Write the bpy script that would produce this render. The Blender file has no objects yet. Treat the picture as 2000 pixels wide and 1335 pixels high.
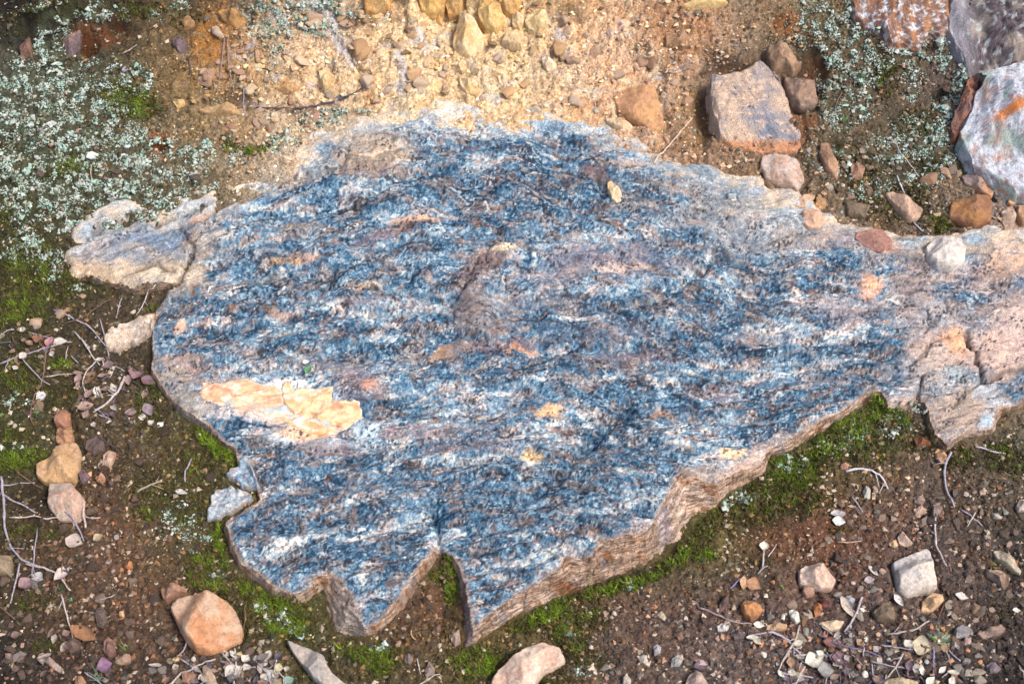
import bpy, math, random
import numpy as np
from mathutils import Vector, Matrix
random.seed(7)
RS = np.random.RandomState(11)

# ------------------------------------------------------------------ camera, sky, sun, exposure
SC = bpy.context.scene
COL = SC.collection
PITCH = math.radians(52.0)
DIST = 2.10
CAM = np.array([0.0, -DIST*math.cos(PITCH), DIST*math.sin(PITCH)])
FW = np.array([0.0, math.cos(PITCH), -math.sin(PITCH)])
UP = np.array([0.0, math.sin(PITCH), math.cos(PITCH)])
K = 0.36
cd = bpy.data.cameras.new('camera'); cam = bpy.data.objects.new('camera', cd); COL.objects.link(cam)
cam.location = CAM; cam.rotation_euler = (math.pi/2-PITCH, 0, 0)
cd.lens = 50; cd.sensor_width = 36; cd.clip_start = 0.05; cd.clip_end = 500
cd.dof.use_dof = True; cd.dof.focus_distance = 2.12; cd.dof.aperture_fstop = 7
SC.camera = cam
SC.render.resolution_x = 1024; SC.render.resolution_y = 683

SUN_EL, SUN_AZ = math.radians(56), math.radians(118)      # azimuth clockwise from +Y (north)
w = bpy.data.worlds.new('World'); SC.world = w; w.use_nodes = True
nt = w.node_tree; bg = nt.nodes['Background']
sky = nt.nodes.new('ShaderNodeTexSky'); sky.sky_type = 'NISHITA'; sky.sun_disc = False
sky.sun_elevation = SUN_EL; sky.sun_rotation = SUN_AZ; sky.air_density = 1.0; sky.dust_density = 5.0; sky.ozone_density = 0.6
nt.links.new(sky.outputs[0], bg.inputs[0]); bg.inputs[1].default_value = 0.135
sl = bpy.data.lights.new('sun', 'SUN'); sl.energy = 1.45; sl.angle = math.radians(12); sl.color = (1.0, 0.965, 0.92)
so = bpy.data.objects.new('sun', sl); COL.objects.link(so)
sd = Vector((math.sin(SUN_AZ)*math.cos(SUN_EL), math.cos(SUN_AZ)*math.cos(SUN_EL), math.sin(SUN_EL)))
so.rotation_euler = sd.to_track_quat('Z', 'Y').to_euler(); so.location = (1, 1, 3)
SC.view_settings.view_transform = 'Standard'; SC.view_settings.look = 'None'
SC.view_settings.gamma = 1.0; SC.view_settings.use_curve_mapping = False
SC.view_settings.exposure = 1.06

# ------------------------------------------------------------------ small maths
ALB = 0.62
def lin(c):
    c = np.asarray(c, float)/255.0
    return np.where(c <= 0.04045, c/12.92, ((c+0.055)/1.055)**2.4)
def alb(*c):
    if len(c) == 1: c = c[0]
    return lin(c)*ALB
def sstep(a, b, x):
    t = np.clip((x-a)/(b-a), 0, 1); return t*t*(3-2*t)
def _hash(ix, iy, seed):
    h = (ix.astype(np.int64)*374761393 + iy.astype(np.int64)*668265263 + seed*1442695041) & 0xffffffff
    h = ((h ^ (h >> 13))*1274126177) & 0xffffffff
    h = ((h ^ (h >> 16))*2246822519) & 0xffffffff
    return (h ^ (h >> 15)) & 0xffffffff
def gnoise(x, y, seed=0):
    x = np.asarray(x, float); y = np.asarray(y, float)
    ix = np.floor(x); iy = np.floor(y); fx = x-ix; fy = y-iy
    ux = fx*fx*fx*(fx*(fx*6-15)+10); uy = fy*fy*fy*(fy*(fy*6-15)+10)
    def g(a, b):
        an = _hash(ix+a, iy+b, seed)/4294967296.0*2*np.pi
        return np.cos(an)*(fx-a)+np.sin(an)*(fy-b)
    n0 = g(0, 0)*(1-ux)+g(1, 0)*ux; n1 = g(0, 1)*(1-ux)+g(1, 1)*ux
    return (n0*(1-uy)+n1*uy)*1.5
def fbm(x, y, o=4, seed=0, gain=0.5, ridged=False):
    s = 0; a = 1; t = 0
    for i in range(o):
        n = gnoise(x*2**i+i*17.3, y*2**i-i*9.1, seed+i*31)
        if ridged: n = 1-2*np.abs(n)
        s = s+a*n; t += a; a *= gain
    return s/t*(1.0 if ridged else 1.25)
def worley(x, y, seed=0):
    ix = np.floor(x); iy = np.floor(y)
    f1 = np.full(np.shape(x), 9.0); f2 = np.full(np.shape(x), 9.0); idv = np.zeros(np.shape(x))
    for a in (-1, 0, 1):
        for b in (-1, 0, 1):
            h = _hash(ix+a, iy+b, seed); h2 = _hash(ix+a, iy+b, seed+77)
            dx = ix+a+h/4294967296.0-x; dy = iy+b+h2/4294967296.0-y
            d = dx*dx+dy*dy
            m = d < f1
            f2 = np.where(m, f1, np.minimum(f2, d)); idv = np.where(m, (h % 1000)/1000.0, idv); f1 = np.where(m, d, f1)
    return np.sqrt(f1), np.sqrt(f2), idv
def proj(x, y, z):
    qx = x-CAM[0]; qy = y-CAM[1]; qz = z-CAM[2]
    d = qy*FW[1]+qz*FW[2]; u = qy*UP[1]+qz*UP[2]
    d = np.maximum(d, 0.2)
    return qx/d/K*1000+1000, 667.5-u/d/K*1000
def blobmask(px, py, b, soft=0.35):
    x, y, rx, ry, a = b[:5]; a = math.radians(a)
    dx = px-x; dy = py-y
    u = (dx*math.cos(a)-dy*math.sin(a))/rx; v = (dx*math.sin(a)+dy*math.cos(a))/ry
    r = np.sqrt(u*u+v*v)
    return 1-sstep(1-soft, 1+soft, r)
def sdpoly(px, py, poly):
    """signed distance in px, positive inside"""
    P_ = np.asarray(poly, float); n = len(P_)
    d = np.full(px.shape, 1e9); ins = np.zeros(px.shape, bool)
    for i in range(n):
        ax, ay = P_[i]; bx, by = P_[(i+1) % n]
        ex, ey = bx-ax, by-ay
        t = np.clip(((px-ax)*ex+(py-ay)*ey)/(ex*ex+ey*ey+1e-9), 0, 1)
        d = np.minimum(d, (px-ax-t*ex)**2+(py-ay-t*ey)**2)
        c = ((ay > py) != (by > py))
        with np.errstate(divide='ignore', invalid='ignore'):
            xx = ex*(py-ay)/(by-ay if by != ay else 1e-9)+ax
        ins ^= c & (px < xx)
    d = np.sqrt(d)
    return np.where(ins, d, -d)
def linedist(px, py, pl):
    d = np.full(np.shape(px), 1e9)
    for (ax, ay), (bx, by) in zip(pl[:-1], pl[1:]):
        ex, ey = bx-ax, by-ay
        t = np.clip(((px-ax)*ex+(py-ay)*ey)/(ex*ex+ey*ey+1e-9), 0, 1)
        d = np.minimum(d, (px-ax-t*ex)**2+(py-ay-t*ey)**2)
    return np.sqrt(d)

# ------------------------------------------------------------------ the lie of the land
def softplus(x, k): return k*np.log1p(np.exp(np.clip(x/k, -30, 30)))
def H0(x, y):
    y = np.asarray(y, float)
    h = 0.06*y + 0.14*softplus(y+0.15, 0.06) + 0.50*softplus(y-0.42-0.10*np.asarray(x)**2*0, 0.05)
    return h-0.05*softplus(-y-0.2, 0.1)
def ppx(x, y):                       # pixel of a base-terrain point
    return proj(x, y, H0(x, y))

SLAB_TOP = [(300,620),(306,600),(330,572),(350,552),(300,556),(262,563),(206,545),(142,540),(118,508),(138,448),(186,404),(250,390),(310,396),(345,384),(400,364),(432,366),(470,336),(520,306),(570,277),(640,243),(700,228),(780,206),(860,194),(950,202),
    (1020,210),(1100,202),(1180,226),(1230,256),(1320,291),(1380,313),(1440,327),(1540,364),(1600,402),(1660,425),(1720,440),(1800,462),(1880,452),(1960,436),(2060,430),
    (2160,600),(2150,780),(2000,785),(1950,800),(1940,838),(1880,850),(1850,872),(1825,850),(1812,800),(1792,775),(1762,798),(1735,795),(1716,768),
    (1690,772),(1640,806),(1560,850),(1500,882),(1488,905),(1440,925),(1400,950),(1365,940),(1330,925),(1312,955),(1290,1000),(1262,1040),(1210,1050),(1170,1058),(1160,1085),(1110,1085),(1090,1115),
    (1040,1143),(990,1172),(950,1208),(925,1234),(918,1190),(908,1140),(893,1100),(868,1078),(852,1072),(830,1100),(800,1140),(770,1185),(735,1218),(712,1226),
    (696,1196),(686,1165),(668,1140),(645,1120),(620,1132),(598,1155),(575,1162),(540,1148),(505,1118),(470,1095),(452,1058),(440,1022),(470,1000),(508,975),
    (502,945),(485,908),(470,912),(460,882),(432,862),(408,832),(352,796),(330,770),(310,745),(296,718),(300,690),(298,660)]
SLAB_FOOT = [(292,622),(300,600),(322,578),(338,562),(300,566),(262,574),(203,556),(136,550),(108,512),(128,442),(180,394),(250,380),(310,386),(342,374),(398,354),(430,354),(464,328),(515,296),(565,268),(635,235),(700,218),(780,196),(860,184),(950,192),
    (1020,200),(1100,192),(1185,216),(1235,246),(1325,279),(1385,301),(1445,315),(1545,354),(1608,392),(1668,415),(1725,430),(1800,452),(1880,442),(1960,426),(2060,420),
    (2170,600),(2160,795),(2005,792),(1962,800),(1950,848),(1885,860),(1852,884),(1818,860),(1805,810),(1790,788),(1764,806),(1735,806),(1716,778),
    (1694,794),(1648,826),(1600,856),(1512,902),(1502,926),(1446,952),(1405,985),(1382,1006),(1345,1052),(1300,1092),(1255,1108),(1200,1126),(1150,1142),(1100,1166),(1068,1180),
    (1040,1196),(1000,1216),(955,1244),(915,1272),(900,1274),(896,1215),(890,1140),(878,1100),(866,1092),(838,1122),(812,1158),(785,1200),(750,1228),(712,1244),
    (668,1250),(640,1232),(630,1185),(628,1150),(612,1158),(600,1172),(572,1180),(530,1164),(492,1136),(460,1108),(442,1068),(432,1026),(462,1008),(500,982),
    (494,948),(478,916),(464,922),(452,888),(424,870),(400,846),(345,808),(322,778),(302,750),(288,722),(292,690),(290,660)]
# crack and furrow lines in the slab: (polyline, half width px, depth m)
GROOVES = [
    ([(345,556),(360,530),(374,500),(380,478),(356,452),(350,446)],3.5,.006), ([(350,446),(395,436),(424,412),(436,370)],3,.005), ([(300,440),(330,432),(400,408)],4,.006), ([(180,452),(250,428),(300,402)],4,.007), ([(240,540),(300,520),(340,530)],3,.005),
    ([(1885,655),(1905,700),(1922,748)],3,.009), ([(1852,655),(1820,672),(1800,695),(1770,720)],2.5,.005), ([(1922,748),(1880,770),(1860,800)],3,.0025),
    ([(1800,735),(1795,760),(1790,800)],2.5,.006), ([(1922,748),(1960,730),(2010,720)],2.5,.005), ([(1700,470),(1800,520),(1850,600),(1800,650)],3,.004),
    ([(885,650),(884,590),(905,560)],3,.004), ([(905,560),(935,510),(960,480)],4,.005), ([(660,340),(680,300),(690,275)],4,.0035),
    ([(500,425),(580,418),(640,410),(700,400),(735,370),(790,345),(860,338)],7,.008), ([(400,500),(500,470),(560,468)],4,.005),
    ([(980,985),(1060,960),(1110,915),(1170,850),(1230,800)],10,.009), ([(640,560),(660,520),(740,490),(800,470)],7,.007),
    ([(600,600),(640,560),(720,560),(880,590),(1000,560)],5,.005), ([(1050,590),(1110,612),(1200,605),(1300,580),(1400,505)],7,.008),
    ([(1160,340),(1180,365),(1175,400),(1100,430),(1020,480)],5,.006), ([(860,1070),(850,1020),(835,995)],4,.008), ([(440,1015),(505,972),(560,950)],3,.006),
    ([(578,1000),(590,1060),(640,1120)],2.5,.004), ([(500,870),(640,840),(700,850)],3,.003), ([(1130,1090),(1180,1010),(1300,920)],3,.003),
    ([(320,660),(500,640),(620,615),(760,610)],5,.005), ([(300,600),(420,560),(560,540),(640,520)],5,.005), ([(700,700),(900,660),(1060,690),(1300,680)],5,.004),
    ([(470,340),(560,350),(650,340)],5,.005), ([(1300,760),(1420,740),(1600,700)],5,.004), ([(1230,800),(1400,790),(1500,760),(1700,720)],5,.004), ([(760,960),(900,900),(1050,880)],5,.004)]
CHIP = [(392,775),(400,758),(440,756),(475,752),(520,762),(560,758),(575,772),(650,766),(652,790),(705,800),(710,828),(672,850),(620,858),(580,848),(540,830),(500,812),(450,806),(405,796)]

def flowv(px, py):
    """layering coordinate: its level lines are the streaks of the rock"""
    a = sstep(1250, 350, px)*sstep(1000, 300, py)
    v = py + 0.30*a*(px-300)+.10*(px-300)*sstep(1500, 1000, px)
    v = v - 70*np.exp(-((px-1230)/230)**2-((py-560)/130)**2)*((px-1230)/230)**2*0.9
    v = v + 30*np.exp(-((px-1230)/260)**2-((py-560)/130)**2)
    v = v + 0.16*(px-400)*sstep(800, 950, py)*sstep(1500, 700, px)
    v = v + 0.22*(px-1200)*sstep(650, 850, py)*sstep(1100, 1400, px)
    return v + 10*gnoise(px/160, py/160, 5)
def slab_fields(x, y):
    px, py = ppx(x, y)
    wx = 5*fbm(px/28, py/28, 3, 3); wy = 5*fbm(px/28, py/28, 3, 4)
    tx, ty = proj(x, y, H0(x, y)+slab_elev(px, py))
    tx, ty = proj(x, y, H0(x, y)+slab_elev(tx, ty))
    dt = sdpoly(tx+wx*.5, ty+wy*.5, SLAB_TOP)
    df = sdpoly(px+wx*.5, py+wy*.5, SLAB_FOOT)
    return tx, ty, dt, df
def slab_elev(px, py):
    e = 0.013+0.005*sstep(900, 1050, py)+0.036*np.exp(-((px-1230)/250)**2-((py-1060)/170)**2)
    far = sstep(520, 240, py+0.16*np.abs(px-900)*(px > 900)-0.25*(900-px)*(px < 900)+0.0*px)
    return e*(1-far)+(-0.004+.006*sstep(1000, 700, px))*far-0.004*sstep(1780, 1900, px)*sstep(760, 640, py)+.003*sstep(450, 330, px)*sstep(350, 450, py)*sstep(640, 580, py)
def SZ(x, y, full=False):
    px, py, dt, df = slab_fields(x, y)
    base = H0(x, y); el = slab_elev(px, py)
    v = flowv(px, py)
    r = 0.0100*fbm(px/150, v/50, 4, 21, 0.45)+.0062*fbm(px/120+.4*gnoise(px/60, py/60, 23), v/36, 3, 22, .35, ridged=True)
    # stepped cleavage plates along the layering
    s = v/17+2.2*fbm(px/160, v/60, 3, 41)
    fr = s-np.floor(s); st = -(fr-sstep(.62, 1.0, fr))*0.0030
    r = r-st
    r = r+0.0020*fbm(px/30, v/15, 3, 61, .45)+0.00035*fbm(px/6.5, py/5.5, 2, 71)
    g = 0
    for pl, hw, dep in GROOVES:
        m = (px > min(p[0] for p in pl)-40) & (px < max(p[0] for p in pl)+40) & (py > min(p[1] for p in pl)-40) & (py < max(p[1] for p in pl)+40)
        if np.any(m):
            d = linedist((px+6*gnoise(px/20, py/20, 8))[m], (py+6*gnoise(px/20, py/20, 9))[m], pl)
            q = np.zeros(px.shape); q[m] = dep*np.exp(-(d/hw)**2)+dep*0.35*np.exp(-(d/(hw*3))**2); g = g+q
    # brown block standing proud beside the crack, tan block at upper left
    r = r+0.005*np.exp(-(((px-925)/38)**4+((py-600)/52)**4))+0.005*np.exp(-(((px-965)/45)**4+((py-510)/30)**4))
    r = r+0.010*np.exp(-(((px-735)/65)**4+((py-300)/40)**4))
    dc = sdpoly(px+wz(px, py), py+wz(py, px), CHIP)
    r = r-0.0022*sstep(-4, 8, dc)
    top = base+el+r-g
    # the broken edge: from the top outline down to the foot, in thin ledges
    t = np.clip(-dt/np.maximum(df-dt, 1.0), 0, 1.6)
    tt = np.clip(t, 0, 1)
    k = 5.5; q = tt*k+0.9*gnoise(px/70, py/70, 14)+.30*gnoise(px/16, py/16, 15); ti = np.floor(q)+sstep(.35, 1, q-np.floor(q)); ledge = np.clip(ti/k, 0, 1)
    prof = np.where(t > 0, 1-np.clip(0.7*ledge+0.3*tt, 0, 1), 1)
    low = base-0.02
    z = np.where(dt > 0, top, low+(base+el+r*.6-low)*prof+0.0030*fbm(px/40, tt*8+py/16, 4, 16, .6)*(t > 0)*(t < 1.3))
    z = np.where(t >= 1, low-0.02*(t-1), z)
    lip = 0.003*np.exp(-(dt/7)**2)*(dt > 0)+.013*sstep(16, -14, dt+34*fbm(px/70, py/30, 4, 33, .55))*np.maximum(sstep(520, 400, py-.12*np.abs(px-1000)), sstep(1680, 1800, px)*sstep(560, 480, py))
    z = z-lip
    if full: return z, px, py, dt, df, v, fr
    return z
def wz(a, b): return 3*gnoise(a/12, b/12, 99)

PITS = [(312,292,16,10,0,.03),(172,92,20,16,0,.03),(90,40,60,24,10,.02),(75,75,50,35,0,.012),(1915,318,22,9,0,.02),(1838,190,20,14,0,.02),(1372,215,18,70,0,.022),(1450,126,70,12,20,.016),(1480,150,50,10,30,.012),
    (1590,130,20,40,10,.02),(1560,215,30,8,0,.012),(235,60,40,12,-10,.015),(870,1170,25,50,0,.008),(1560,1050,120,35,0,.006),(1970,1260,60,60,0,.006),(1520,55,20,12,0,.012),(600,1130,40,16,0,-.004),
    (55,960,45,14,0,.014),(40,1020,40,40,0,.008),(1640,935,14,10,0,.01),(720,182,10,6,0,.008),(780,145,10,12,-40,.008)]
# moss: x, y, rx, ry, angle(ccw), strength ; greens
MOSS = [(250,200,60,30,-10,.8),(150,322,45,20,0,.8),(115,330,60,20,10,.5),(30,440,40,90,0,.5),(60,520,60,60,0,.7),(40,600,60,50,0,.7),(110,560,70,40,0,.6),(30,50,25,20,0,.4),(110,20,60,14,0,.6),
 (270,20,60,18,0,.6),(360,30,30,30,0,.4),(20,900,60,22,10,.9),(70,890,50,12,15,.8),(30,850,40,14,0,.6),(40,730,40,50,0,.6),(120,715,25,12,0,.9),(100,760,60,40,0,.4),
 (420,872,48,14,-42,1.0),(400,850,26,14,-40,.9),(450,895,24,14,-20,1.0),(380,900,50,24,-40,.5),(290,830,30,22,0,.5),(300,760,30,50,-30,.7),(290,800,24,24,0,.6),(330,960,90,50,0,.45),(290,1000,40,14,0,.7),
 (390,1010,60,30,0,.5),(432,1070,10,55,10,1.0),(400,1110,40,50,0,.7),(420,1150,50,30,-30,.7),(500,1160,50,16,-25,.8),(540,1190,60,28,-10,.9),(560,1220,50,30,-10,.9),(490,1210,40,50,-20,.5),
 (640,1170,10,30,10,.5),(740,1290,40,32,0,.9),(690,1270,40,16,0,.8),(610,1320,40,30,0,.4),(880,1140,13,55,5,1.0),(865,1120,18,16,0,.8),(930,1295,60,32,0,.9),(860,1230,30,14,0,.3),
 (1010,1225,40,16,25,.6),(1080,1195,60,22,25,.95),(1130,1210,60,30,10,.7),(1190,1150,60,14,18,.9),(1260,1130,50,12,18,.95),(1310,1105,44,14,30,.9),(1335,1080,30,20,40,.8),(1380,1030,40,24,45,.6),(1350,1050,40,20,40,.6),
 (1110,1250,50,24,-30,.7),(1150,1290,50,18,0,.5),(1090,1325,40,20,0,.5),(1380,1085,22,14,0,.9),(1430,1000,30,20,0,.5),(1500,960,60,40,35,.7),(1520,900,36,16,30,.95),(1560,925,60,34,30,.8),(1600,885,60,30,35,.85),
 (1660,840,60,34,30,.85),(1710,800,22,36,0,1.0),(1745,815,34,22,-30,.85),(1700,870,60,40,0,.6),(1780,860,60,34,0,.4),(1560,980,60,24,0,.6),(1470,1010,60,20,0,.4),(1870,895,34,20,0,.6),(1960,890,40,30,0,.6),(1990,920,30,20,0,.5),
 (1730,150,24,50,0,.6),(1720,60,20,40,0,.3),(1690,350,40,30,0,.5),(1650,300,20,24,0,.5),(1800,240,50,24,0,.5),(1850,330,60,20,0,.5),(1770,400,60,50,0,.4),(1830,440,24,20,0,.8),(1780,500,10,24,0,.4),(1700,400,40,24,0,.5),
 (500,295,26,8,20,1.0),(350,500,14,30,30,.8),(400,500,14,8,0,.5),(330,590,16,10,0,.8),(300,600,14,8,0,.8),(450,285,20,16,0,.7),(60,1040,80,14,0,.5),(60,1180,50,20,0,.5),(95,1260,30,14,0,.5),(230,490,40,16,0,.5),(160,570,80,12,0,.5),
 (1900,530,20,10,0,.2),(1480,1100,30,14,0,.3),(1960,1190,40,24,0,.3),(1640,1035,30,10,0,.5),(1830,440,60,40,0,.2),(20,300,40,20,0,.3)]
LICH = [(95,30,50,24,0,.7),(100,100,24,50,20,.9),(50,180,45,60,20,.9),(100,200,80,50,0,.8),(60,230,90,40,5,.9),(150,190,70,50,0,.7),(210,215,45,25,0,.8),(180,150,50,30,0,.5),(265,155,28,24,0,.9),(285,165,12,24,0,.9),
 (190,22,26,18,0,1.0),(245,32,16,14,0,1.0),(300,35,14,12,0,1.0),(350,12,18,12,0,.9),(120,60,14,40,0,.8),(100,260,90,40,0,.6),(200,290,60,40,0,.9),(260,300,60,50,0,.8),(230,340,60,34,0,.9),(180,360,60,40,0,.9),
 (100,390,70,40,0,1.0),(50,370,50,60,0,.9),(150,420,60,30,20,.9),(20,330,26,30,0,.9),(80,320,30,20,0,1.0),(130,310,24,14,0,1.0),(45,480,36,36,0,.9),(100,520,24,30,0,1.0),(235,440,36,16,0,.8),(300,400,60,30,0,.7),(340,330,60,40,0,.7),
 (390,290,30,14,0,.9),(370,370,50,20,0,.7),(440,300,40,24,0,.4),(10,190,20,60,0,.8),(20,260,24,30,0,.9),(155,560,20,8,0,.5),(240,380,50,24,0,.7),
 (560,20,70,34,0,.5),(640,20,60,24,0,.9),(600,60,70,20,0,.5),(520,30,30,50,0,.6),(540,100,20,40,0,.3),
 (1600,60,50,50,0,.6),(1640,100,50,50,0,.7),(1680,50,34,60,10,.9),(1720,40,16,34,0,1.0),(1700,120,50,40,0,.6),(1650,160,50,40,0,.6),(1800,80,12,44,-25,1.0),(1840,110,14,34,-10,1.0),(1780,120,40,40,0,.5),(1885,160,22,44,-15,1.0),
 (1850,210,26,30,20,1.0),(1830,250,50,24,0,.9),(1780,260,40,24,0,.7),(1740,290,50,26,0,.5),(1650,220,44,34,0,.5),(1620,320,40,26,0,.4),(1820,300,50,30,0,.6),(1700,360,40,24,0,.5),(1780,180,14,16,0,.9),(1860,270,40,14,0,1.0),(1800,350,40,14,0,.3),
 (540,1205,34,16,-15,.8),(575,1225,20,14,0,.8),(510,1195,14,12,0,.9),(590,1243,14,8,0,1.0),(425,1115,14,12,0,.9),(380,1060,30,20,0,.4),(1450,955,22,22,40,1.0),(1500,900,14,24,40,1.0),(1540,890,24,10,30,.8),(1550,912,24,8,20,.7),(1420,985,14,10,0,.8),
 (1800,790,26,12,0,.5),(1740,830,50,24,0,.25),(1640,870,40,20,30,.2),(1230,1140,18,10,0,.5),(1060,1180,18,8,0,.7),(740,1262,16,10,0,.4),(20,880,30,10,0,.3),(560,270,30,14,0,.8),(540,290,30,10,0,.8),(620,240,50,16,0,.7),(680,225,60,12,0,.6),(1680,840,16,30,0,.3),
 (1140,1312,14,10,0,.4),(1905,775,14,14,0,.3),(30,780,30,14,0,.3),(350,1020,40,30,0,.25)]
def dens(px, py, L):
    w1 = 14*fbm(px/30, py/30, 3, 201); w2 = 14*fbm(px/30, py/30, 3, 202)
    m = np.zeros(px.shape)
    for b in L:
        s = (np.abs(px-b[0]) < 170) & (np.abs(py-b[1]) < 170)
        if s.any(): m[s] = np.maximum(m[s], b[5]*blobmask((px+w1)[s], (py+w2)[s], b, .45))
    return m
LICH_BIG = [q for q in LICH if q[2]*q[3] > 500]
MOSS_BIG = [q for q in MOSS if q[5] >= .75]
DITCH = []
def GZ(x, y, full=False):
    px, py = ppx(x, y)
    b = H0(x, y)
    bank = sstep(260, 150, py-0.0*px)
    xx, yy = x*100, y*100                                     # centimetres
    n = 0.010*fbm(x/0.16, y/0.16, 3, 101)*(1+.8*bank)
    rough = 0.0040-.0012*bank
    n = n+rough*fbm(xx/2.6, yy/2.6, 4, 111, .55)
    f1, f2, idv = worley(xx/1.5+.5*gnoise(xx, yy, 1), yy/1.5+.5*gnoise(xx, yy, 2), 5)
    cr = sstep(.02, .30, f2-f1)
    n = n+(0.0030+.0005*bank)*(idv*1.1+.5)*cr
    f1b, f2b, idb = worley(xx/.55, yy/.55, 6)
    n = n+0.0020*(1-f1b)*(idb+.3)
    fa, fb_, idc = worley(x/0.07+.6*fbm(x/.05,y/.05,2,7), y/0.05+.6*fbm(x/.05,y/.05,2,8), 9)
    n = n+bank*sstep(1500,1200,px)*sstep(300,480,px)*(0.016*(idc-.35)*sstep(0,.10,fb_-fa))
    n = n+.006*dens(px, py, LICH_BIG)*sstep(-.12, .2, fbm(px/26, py/22, 4, 930, .6)+.03)+.004*dens(px, py, MOSS_BIG)*sstep(-.3, .3, fbm(px/20, py/18, 3, 361))
    n = n-.0016*np.clip(1-np.abs(fbm(x/.030, y/.024, 4, 777, .6))/.045, 0, 1)
    for p in PITS: n = n-p[5]*blobmask(px, py, p, .5)
    # the soil lies over the far rim of the slab, and slumps from its near side
    d = sdpoly(px, py, SLAB_TOP)
    upper = sstep(620, 420, py)*sstep(2200, 2100, px)
    n = n+upper*(0.004*sstep(20, -40, d)) 
    n = n-upper*0.012*sstep(20, 85, d)+upper*.006*sstep(70,0,np.abs(d))*fbm(px/40,py/16,3,77)
    n = n-(1-upper)*0.004*np.exp(-(d+45)**2/30**2)
    for (sx0, sx1, sy0, sy1, pl, dp) in DITCH:
        m = (px > sx0-26) & (px < sx1+26) & (py > sy0-26) & (py < sy1+26)
        if np.any(m):
            ds = sdpoly(px[m], py[m], pl); q = np.zeros(px.shape); q[m] = dp*np.exp(-((ds+3)/7.0)**2)+dp*.6*(ds > 0)*sstep(0, 12, ds); n = n-q
    if full: return b+n, px, py, d, (f2-f1), idv, bank, idc
    return b+n
GRIDS = []                            # finished height grids: x0, y0, spacing, Z
def surf(x, y):
    x = np.asarray(x, float); y = np.asarray(y, float); best = np.full(np.shape(x), -9.0)
    for x0, y0, sp, Zg in GRIDS:
        fx = np.clip((x-x0)/sp, 0, Zg.shape[1]-1.001); fy = np.clip((y-y0)/sp, 0, Zg.shape[0]-1.001)
        ix = fx.astype(int); iy = fy.astype(int); a = fx-ix; b = fy-iy
        z = (Zg[iy, ix]*(1-a)+Zg[iy, ix+1]*a)*(1-b)+(Zg[iy+1, ix]*(1-a)+Zg[iy+1, ix+1]*a)*b
        ok = (x >= x0) & (y >= y0) & (x < x0+sp*(Zg.shape[1]-1)) & (y < y0+sp*(Zg.shape[0]-1))
        best = np.maximum(best, np.where(ok, z, -9.0))
    h = H0(x, y)
    return np.where(best < h-.06, h, best)
def P(px, py, lift=0.0, f=surf):
    """world point of the ground or slab seen at a pixel of the photograph"""
    px = np.atleast_1d(np.asarray(px, float)); py = np.atleast_1d(np.asarray(py, float))
    a = (px-1000)/1000*K; b = (667.5-py)/1000*K
    dx = a; dy = FW[1]+UP[1]*b; dz = FW[2]+UP[2]*b
    lo = np.full(px.shape, .6); hi = np.full(px.shape, 6.0)
    for i in range(30):
        t = (lo+hi)/2; z = CAM[2]+dz*t; u = z < H0(dx*t, CAM[1]+dy*t)+lift
        hi = np.where(u, t, hi); lo = np.where(u, lo, t)
    t = (lo+hi)/2
    if f is not None:
        for i in range(3):
            x = dx*t; y = CAM[1]+dy*t
            e = CAM[2]+dz*t-(f(x, y)+lift)
            t = t+np.clip(e/np.maximum(-dz, .3)*.8, -.08, .08)
    x = dx*t; y = CAM[1]+dy*t
    return x, y, CAM[2]+dz*t

# ------------------------------------------------------------------ mesh helpers
def mkmesh(name, V, F, col=None, smooth=True, extra=None):
    me = bpy.data.meshes.new(name)
    V = np.asarray(V, np.float32); F = np.asarray(F, np.int32); k = F.shape[1]
    me.vertices.add(len(V)); me.vertices.foreach_set('co', V.ravel())
    me.loops.add(F.size); me.loops.foreach_set('vertex_index', F.ravel())
    me.polygons.add(len(F)); me.polygons.foreach_set('loop_start', np.arange(0, F.size, k, dtype=np.int32))
    me.polygons.foreach_set('use_smooth', np.full(len(F), bool(smooth)))
    me.update(calc_edges=True)
    if col is not None:
        a = me.color_attributes.new('Col', 'FLOAT_COLOR', 'POINT')
        c = np.ones((len(V), 4), np.float32); c[:, :3] = col; a.data.foreach_set('color', c.ravel())
    if extra is not None:
        for k2, v in extra.items():
            a = me.attributes.new(k2, 'FLOAT', 'POINT'); a.data.foreach_set('value', np.asarray(v, np.float32))
    return me
def link(name, me, mat=None, parent=None, loc=None):
    o = bpy.data.objects.new(name, me); COL.objects.link(o)
    if mat is not None and len(me.materials) == 0: me.materials.append(mat)
    if parent is not None: o.parent = parent
    if loc is not None: o.location = loc
    return o
def tag(o, label=None, cat=None, group=None, kind=None):
    if label: o['label'] = label
    if cat: o['category'] = cat
    if group: o['group'] = group
    if kind: o['kind'] = kind
    return o
def empty(name, loc):
    o = bpy.data.objects.new(name, None); COL.objects.link(o); o.location = loc; o.empty_display_size = .02; return o
def gridfaces(nx, ny, keep):
    i = np.arange(nx*ny).reshape(ny, nx)
    F = np.stack([i[:-1, :-1], i[:-1, 1:], i[1:, 1:], i[1:, :-1]], -1).reshape(-1, 4)
    return F[keep[F].all(1)]
def compact(V, F, *arrs):
    used = np.zeros(len(V), bool); used[F.ravel()] = True
    m = np.cumsum(used)-1
    return (V[used], m[F])+tuple(a[used] for a in arrs)

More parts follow.
